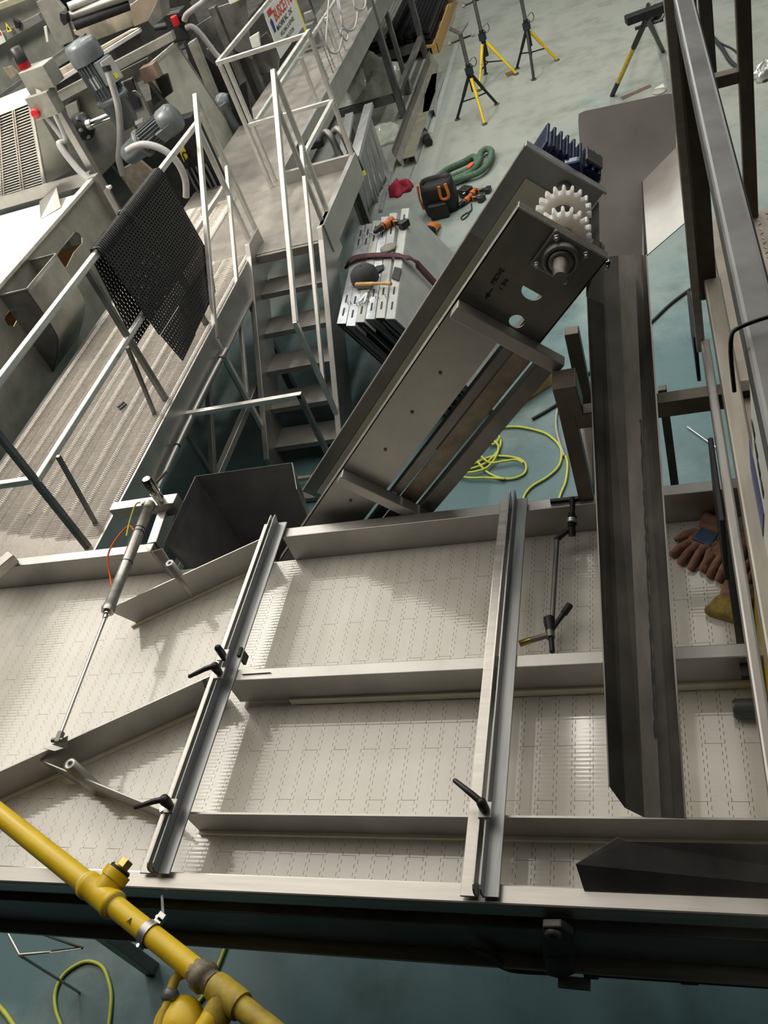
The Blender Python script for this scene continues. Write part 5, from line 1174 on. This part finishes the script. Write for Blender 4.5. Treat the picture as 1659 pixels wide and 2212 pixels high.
# ---------------------------------------------------------------- leaning stack of channel panels beside the stairs
random.seed(5)
zt = .75
tops = ((728, 700, 775, 488, ALU), (748, 705, 790, 485, ALU), (768, 697, 806, 478, PANELG), (790, 690, 824, 470, ALU), (812, 688, 842, 462, PANELG), (834, 690, 868, 452, PANELG))
for i, (a, b, c_, d_2, m_) in enumerate(tops):
    lbl = ('bright channel panel leaning against the stair, leftmost of the strapped stack', 'channel panel second from the stair in the strapped stack', 'channel panel third from the stair, under the dark cap', 'channel panel fourth from the stair in the strapped stack', 'channel panel fifth from the stair, beside the white faced one', 'white faced channel panel on the right side of the strapped stack')[i]
    t = thing('channel_panel', lbl, 'panel', (-2.1, 5.8, FZ), 'strapped stack of channel panels')
    p, r_ = at(a, b, z=zt), at(c_, d_2, z=zt)
    lean = V((.50, 0, FZ+.004-zt)); 
    dd = (r_-p).normalized(); nn = dd.cross(lean).normalized()
    if nn.z < 0: nn = -nn
    wv = V((.066, 0, .03))
    tw = (at(a+21, b, z=zt)-p)*.92; tw.z = 0
    MB().prism([p, r_, r_+lean, p+lean], nn*-.004).build('web', m_ if i == 5 else DARKST, t)
    MB().prism([p, p+tw, r_+tw, r_], V((0, 0, .006))).build('top_edge', m_, t, .002)
    MB().prism([p+tw*.96, r_+tw*.96, r_+tw*.96+lean*.10, p+tw*.96+lean*.10], nn*.004).build('front_lip', m_, t)
    if i == 5:
        MB().prism([p+tw, r_+tw, r_+tw+lean, p+tw+lean], nn*.004).build('white_face', PANELG, t)
    MB().prism([p+V((0, -.002, 0)), p+tw+V((0, -.002, 0)), p+tw+lean+V((0, -.002, 0)), p+lean+V((0, -.002, 0))], (0, .004, 0)).build('end_plate', BLACKM if i % 2 == 0 else DARKST, t)
    MB().bar(p+tw*.5+V((0, -.004, 0))+lean*.03, p+tw*.5+lean+V((0, -.004, 0)), .012, .012).build('end_rib', DARKST, t)
    for s_ in (.10, .22, .80, .90):
        q2 = p.lerp(r_, s_)+tw*.5+V((0, 0, .007))
        MB().bar(q2-dd*.05, q2+dd*.05, .012, .004).build('edge_slot', BLACKM, t)
    if i < 5:
        for s_ in (.17, .86):
            q2 = p.lerp(r_, s_)+tw*.85
            MB().tube([q2+V((0, 0, .005)), q2+V((0, 0, .03)), q2+tw*.35+V((0, 0, .03)), q2+tw*.35+V((0, 0, .005))], .004, 6).build('wire_clip', ALU, t)
stp = thing('ratchet_strap', 'maroon strap across the stacked channel panels', 'strap', at(800, 555, z=zt))
pts = [at(749, 575, z=zt-.05), at(753, 566, z=zt+.02), at(768, 556, z=zt+.03), at(800, 551, z=zt+.03), at(832, 550, z=zt+.03), at(862, 551, z=zt+.03), at(876, 556, z=zt+.02), *[at(880, 556, z=zt)+V((.50*t_, -.10*t_, -.946*t_))+V((.018, 0, .012)) for t_ in (.03, .15, .3, .5, .7)]]
sp_ = curve(pts, 4); vs = []
for i, p in enumerate(sp_):
    d2 = V((-.02, .055, 0)) if i < len(sp_)*.65 else V((.012, .045, .012))
    vs += [p-d2*.7, p+d2*.7]
mb = MB(); mb.add(vs, [(2*i, 2*i+1, 2*i+3, 2*i+2) for i in range(len(sp_)-1)], True)
o = mb.build('webbing', MAROON, stp); o.modifiers.new('thick', 'SOLIDIFY').thickness = .004
MB().bar(at(748, 578, z=zt-.06), at(756, 566, z=zt+.0), .04, .02).build('buckle', BLACKM, stp, .004)
cap = thing('cap', 'dark baseball cap lying on the stacked channel panels', 'cap', at(790, 598, z=zt+.03))
c_ = at(790, 605, z=zt+.01)
MB().ring(c_, (0, 0, 1), [(.105, 0), (.108, .03), (.098, .075), (.07, .105), (.03, .118), (0, .120)], 22).build('crown', mat('cap_cloth', (.055, .055, .06), 0, .85, .15, 30, bump=.2, bscale=80), cap)
MB().prism([c_+V((x, y, .004)) for x, y in ((.02, .10), (.09, .06), (.13, .10), (.12, .16), (.06, .165))], (0, 0, .008)).build('visor', BLACKM, cap, .003)
MB().ring(c_+V((0, 0, .119)), (0, 0, 1), [(.008, 0), (.007, .004), (0, .006)], 10).build('top_button', BLACKM, cap)
brh = thing('wire_brush', 'wooden handled wire brush lying before the dark cap', 'brush', at(800, 612, z=zt+.02))
MB().bar(at(768, 614, z=zt+.05), at(806, 613, z=zt+.05), .03, .02).build('block', WOOD, brh, .004)
MB().tube([at(806, 613, z=zt+.05), at(820, 612, z=zt+.05), at(845, 613, z=zt+.05)], [.014, .010, .014], 10).build('handle', WOOD, brh)
o = MB().bar(at(769, 619, z=zt+.03), at(805, 618, z=zt+.03), .024, .024).build('bristles', mat('bristle', (.25, .22, .17), .5, .6, .3, 120), brh)
drill('cordless_drill', 'orange cordless drill resting on the stacked channel panels', at(838, 492, z=zt+.01), -2.3)
dsc = thing('abrasive_disc', 'grey grinding wheel lying on the stacked channel panels', 'wheel', at(839, 536, z=zt+.01))
MB().ring(at(839, 536, z=zt+.015), (0, 0, 1), [(.028, 0), (.066, .003), (.066, .008), (.03, .014), (.028, .012)], 24).build('wheel', mat('abrasive', (.32, .30, .27), 0, .8, .15, 60), dsc)
MB().ring(at(839, 536, z=zt+.016), (0, 0, 1), [(.010, .0), (.028, .002), (.026, .008), (.010, .008)], 18).build('hub_ring', GALV, dsc)
scs = thing('side_cutter', 'small steel pliers lying below the wire brush', 'pliers', at(782, 648, z=zt+.02))
MB().bar(at(776, 652, z=zt+.03), at(792, 632, z=zt+.03), .022, .012).bar(at(786, 655, z=zt+.03), at(793, 632, z=zt+.03), .016, .012).build('handles', ALU, scs, .003)
MB().bar(at(791, 634, z=zt+.03), at(797, 627, z=zt+.03), .026, .014).build('jaws', DARKST, scs, .003)
bxb = thing('black_tape_roll', 'black square rubber pad on the white faced panel edge', 'pad', at(858, 592, z=zt+.01))
MB().prism([at(a, b, z=zt+.012) for a, b in ((853, 578), (868, 582), (862, 608), (846, 602))], (0, 0, .01)).build('pad', RUBBER, bxb, .003)
# ---------------------------------------------------------------- hoses and cables near the conveyor
yh_ = thing('yellow_air_hose', 'yellow air hose coiled on the floor under the inclined conveyor', 'hose', f_(1060, 990, FZ))
HZ = FZ+.012
MB().tube(curve([f_(a, b, HZ) for a, b in ((1128, 1095), (1133, 1070), (1150, 1050), (1180, 1032), (1205, 1010), (1213, 985), (1208, 962), (1185, 940), (1160, 930), (1120, 922), (1080, 924), (1062, 930), (1076, 940), (1082, 955), (1075, 975), (1050, 1000), (1018, 1012), (995, 1014), (1020, 1004), (1050, 990), (1075, 985), (1110, 988), (1130, 996), (1137, 1010), (1130, 1025), (1105, 1034), (1078, 1032), (1050, 1018), (1030, 995), (1020, 985))], 5), .0085, 8).build('hose', YELH, yh_)
MB().tube(curve([f_(a, b, HZ+.012) for a, b in ((985, 1025), (1010, 1032), (1045, 1032), (1070, 1033), (1090, 1034)) ], 5), .0085, 8).tube(curve([f_(a, b, HZ+.014) for a, b in ((990, 1020), (1020, 1020), (1052, 1010), (1072, 985), (1076, 962), (1060, 948), (1050, 945))], 5), .0085, 8).tube(curve([f_(a, b, HZ+.018) for a, b in ((1032, 975), (1046, 992), (1062, 1000), (1090, 996), (1115, 993), (1130, 1000))], 5), .0085, 8).tube(curve([f_(a, b, HZ+.01) for a, b in ((1048, 950), (1066, 960), (1080, 945))], 5), .0085, 8).build('hose_turns', YELH, yh_)
MB().tube(curve([f_(a, b, HZ) for a, b in ((1222, 985), (1226, 1005), (1222, 1040), (1212, 1065), (1200, 1100))], 5), .0085, 8).build('hose_end', YELH, yh_)
tag(MB().tube(curve([f_(a, b, HZ) for a, b in ((1212, 872), (1203, 890), (1201, 920), (1207, 950), (1219, 985))], 5), .010, 8).build('clear_hose', mat('clear_hose', (.42, .42, .36), 0, .3, .08, 20)), 'grey hose running from stand leg to the yellow hose', 'hose')
tag(MB().tube(curve([f_(a, b, HZ) for a, b in ((1150, 905), (1210, 868), (1265, 812), (1330, 760), (1400, 702), (1450, 655), (1508, 612), (1560, 570))], 5), .011, 8).build('power_cable', RUBBER), 'dark power cable crossing the floor behind the chute', 'cable')
tag(MB().cyl(f_(1485, 922, HZ), f_(1552, 970, HZ), .005, 6).build('filler_rod', ALU), 'thin bright rod on the floor right of the chute', 'rod')
tag(MB().prism([f_(1194, 800), f_(1192, 832), f_(1112, 884), f_(1098, 890), f_(1105, 878)], (0, 0, .09)).build('timber', WOOD, None, .004), 'pine timber on the floor under the inclined conveyor', 'timber')
tag(MB().tube(curve([f_(a, b, HZ) for a, b in ((-10, 2165), (12, 2190), (34, 2222))], 5), .012, 8).build('yellow_hose', YELH), 'short run of yellow hose at the bottom left corner', 'hose')
tag(MB().tube(curve([f_(a, b, HZ) for a, b in ((136, 2225), (120, 2180), (120, 2140), (138, 2105), (170, 2082), (196, 2077), (222, 2090), (236, 2125), (240, 2160), (234, 2225))], 5), .009, 8).build('yellow_hose', YELH), 'yellow hose loop on the dark floor at lower left', 'hose')
tag(MB().tube(curve([f_(a, b, HZ) for a, b in ((498, 2010), (485, 2050), (465, 2100), (440, 2150), (405, 2190), (380, 2225))], 5), .009, 8).build('yellow_hose', YELH), 'yellow hose passing under the yellow gas pipe', 'hose')
bw = thing('bent_rod', 'bent thin steel rod frame below the belt at lower left', 'rod', f_(40, 2060, .3))
MB().tube([at(0, 1985, z=.3), at(178, 2048, z=.3), at(42, 2063, z=.3), at(8, 1998, z=.3)], .007, 8).build('rod', STEEL, bw)
MB().cyl(at(42, 2063, z=.3), at(42, 2063, z=.3)+V((0, 0, FZ-.3)), .007, 8).build('rod_foot', STEEL, bw)
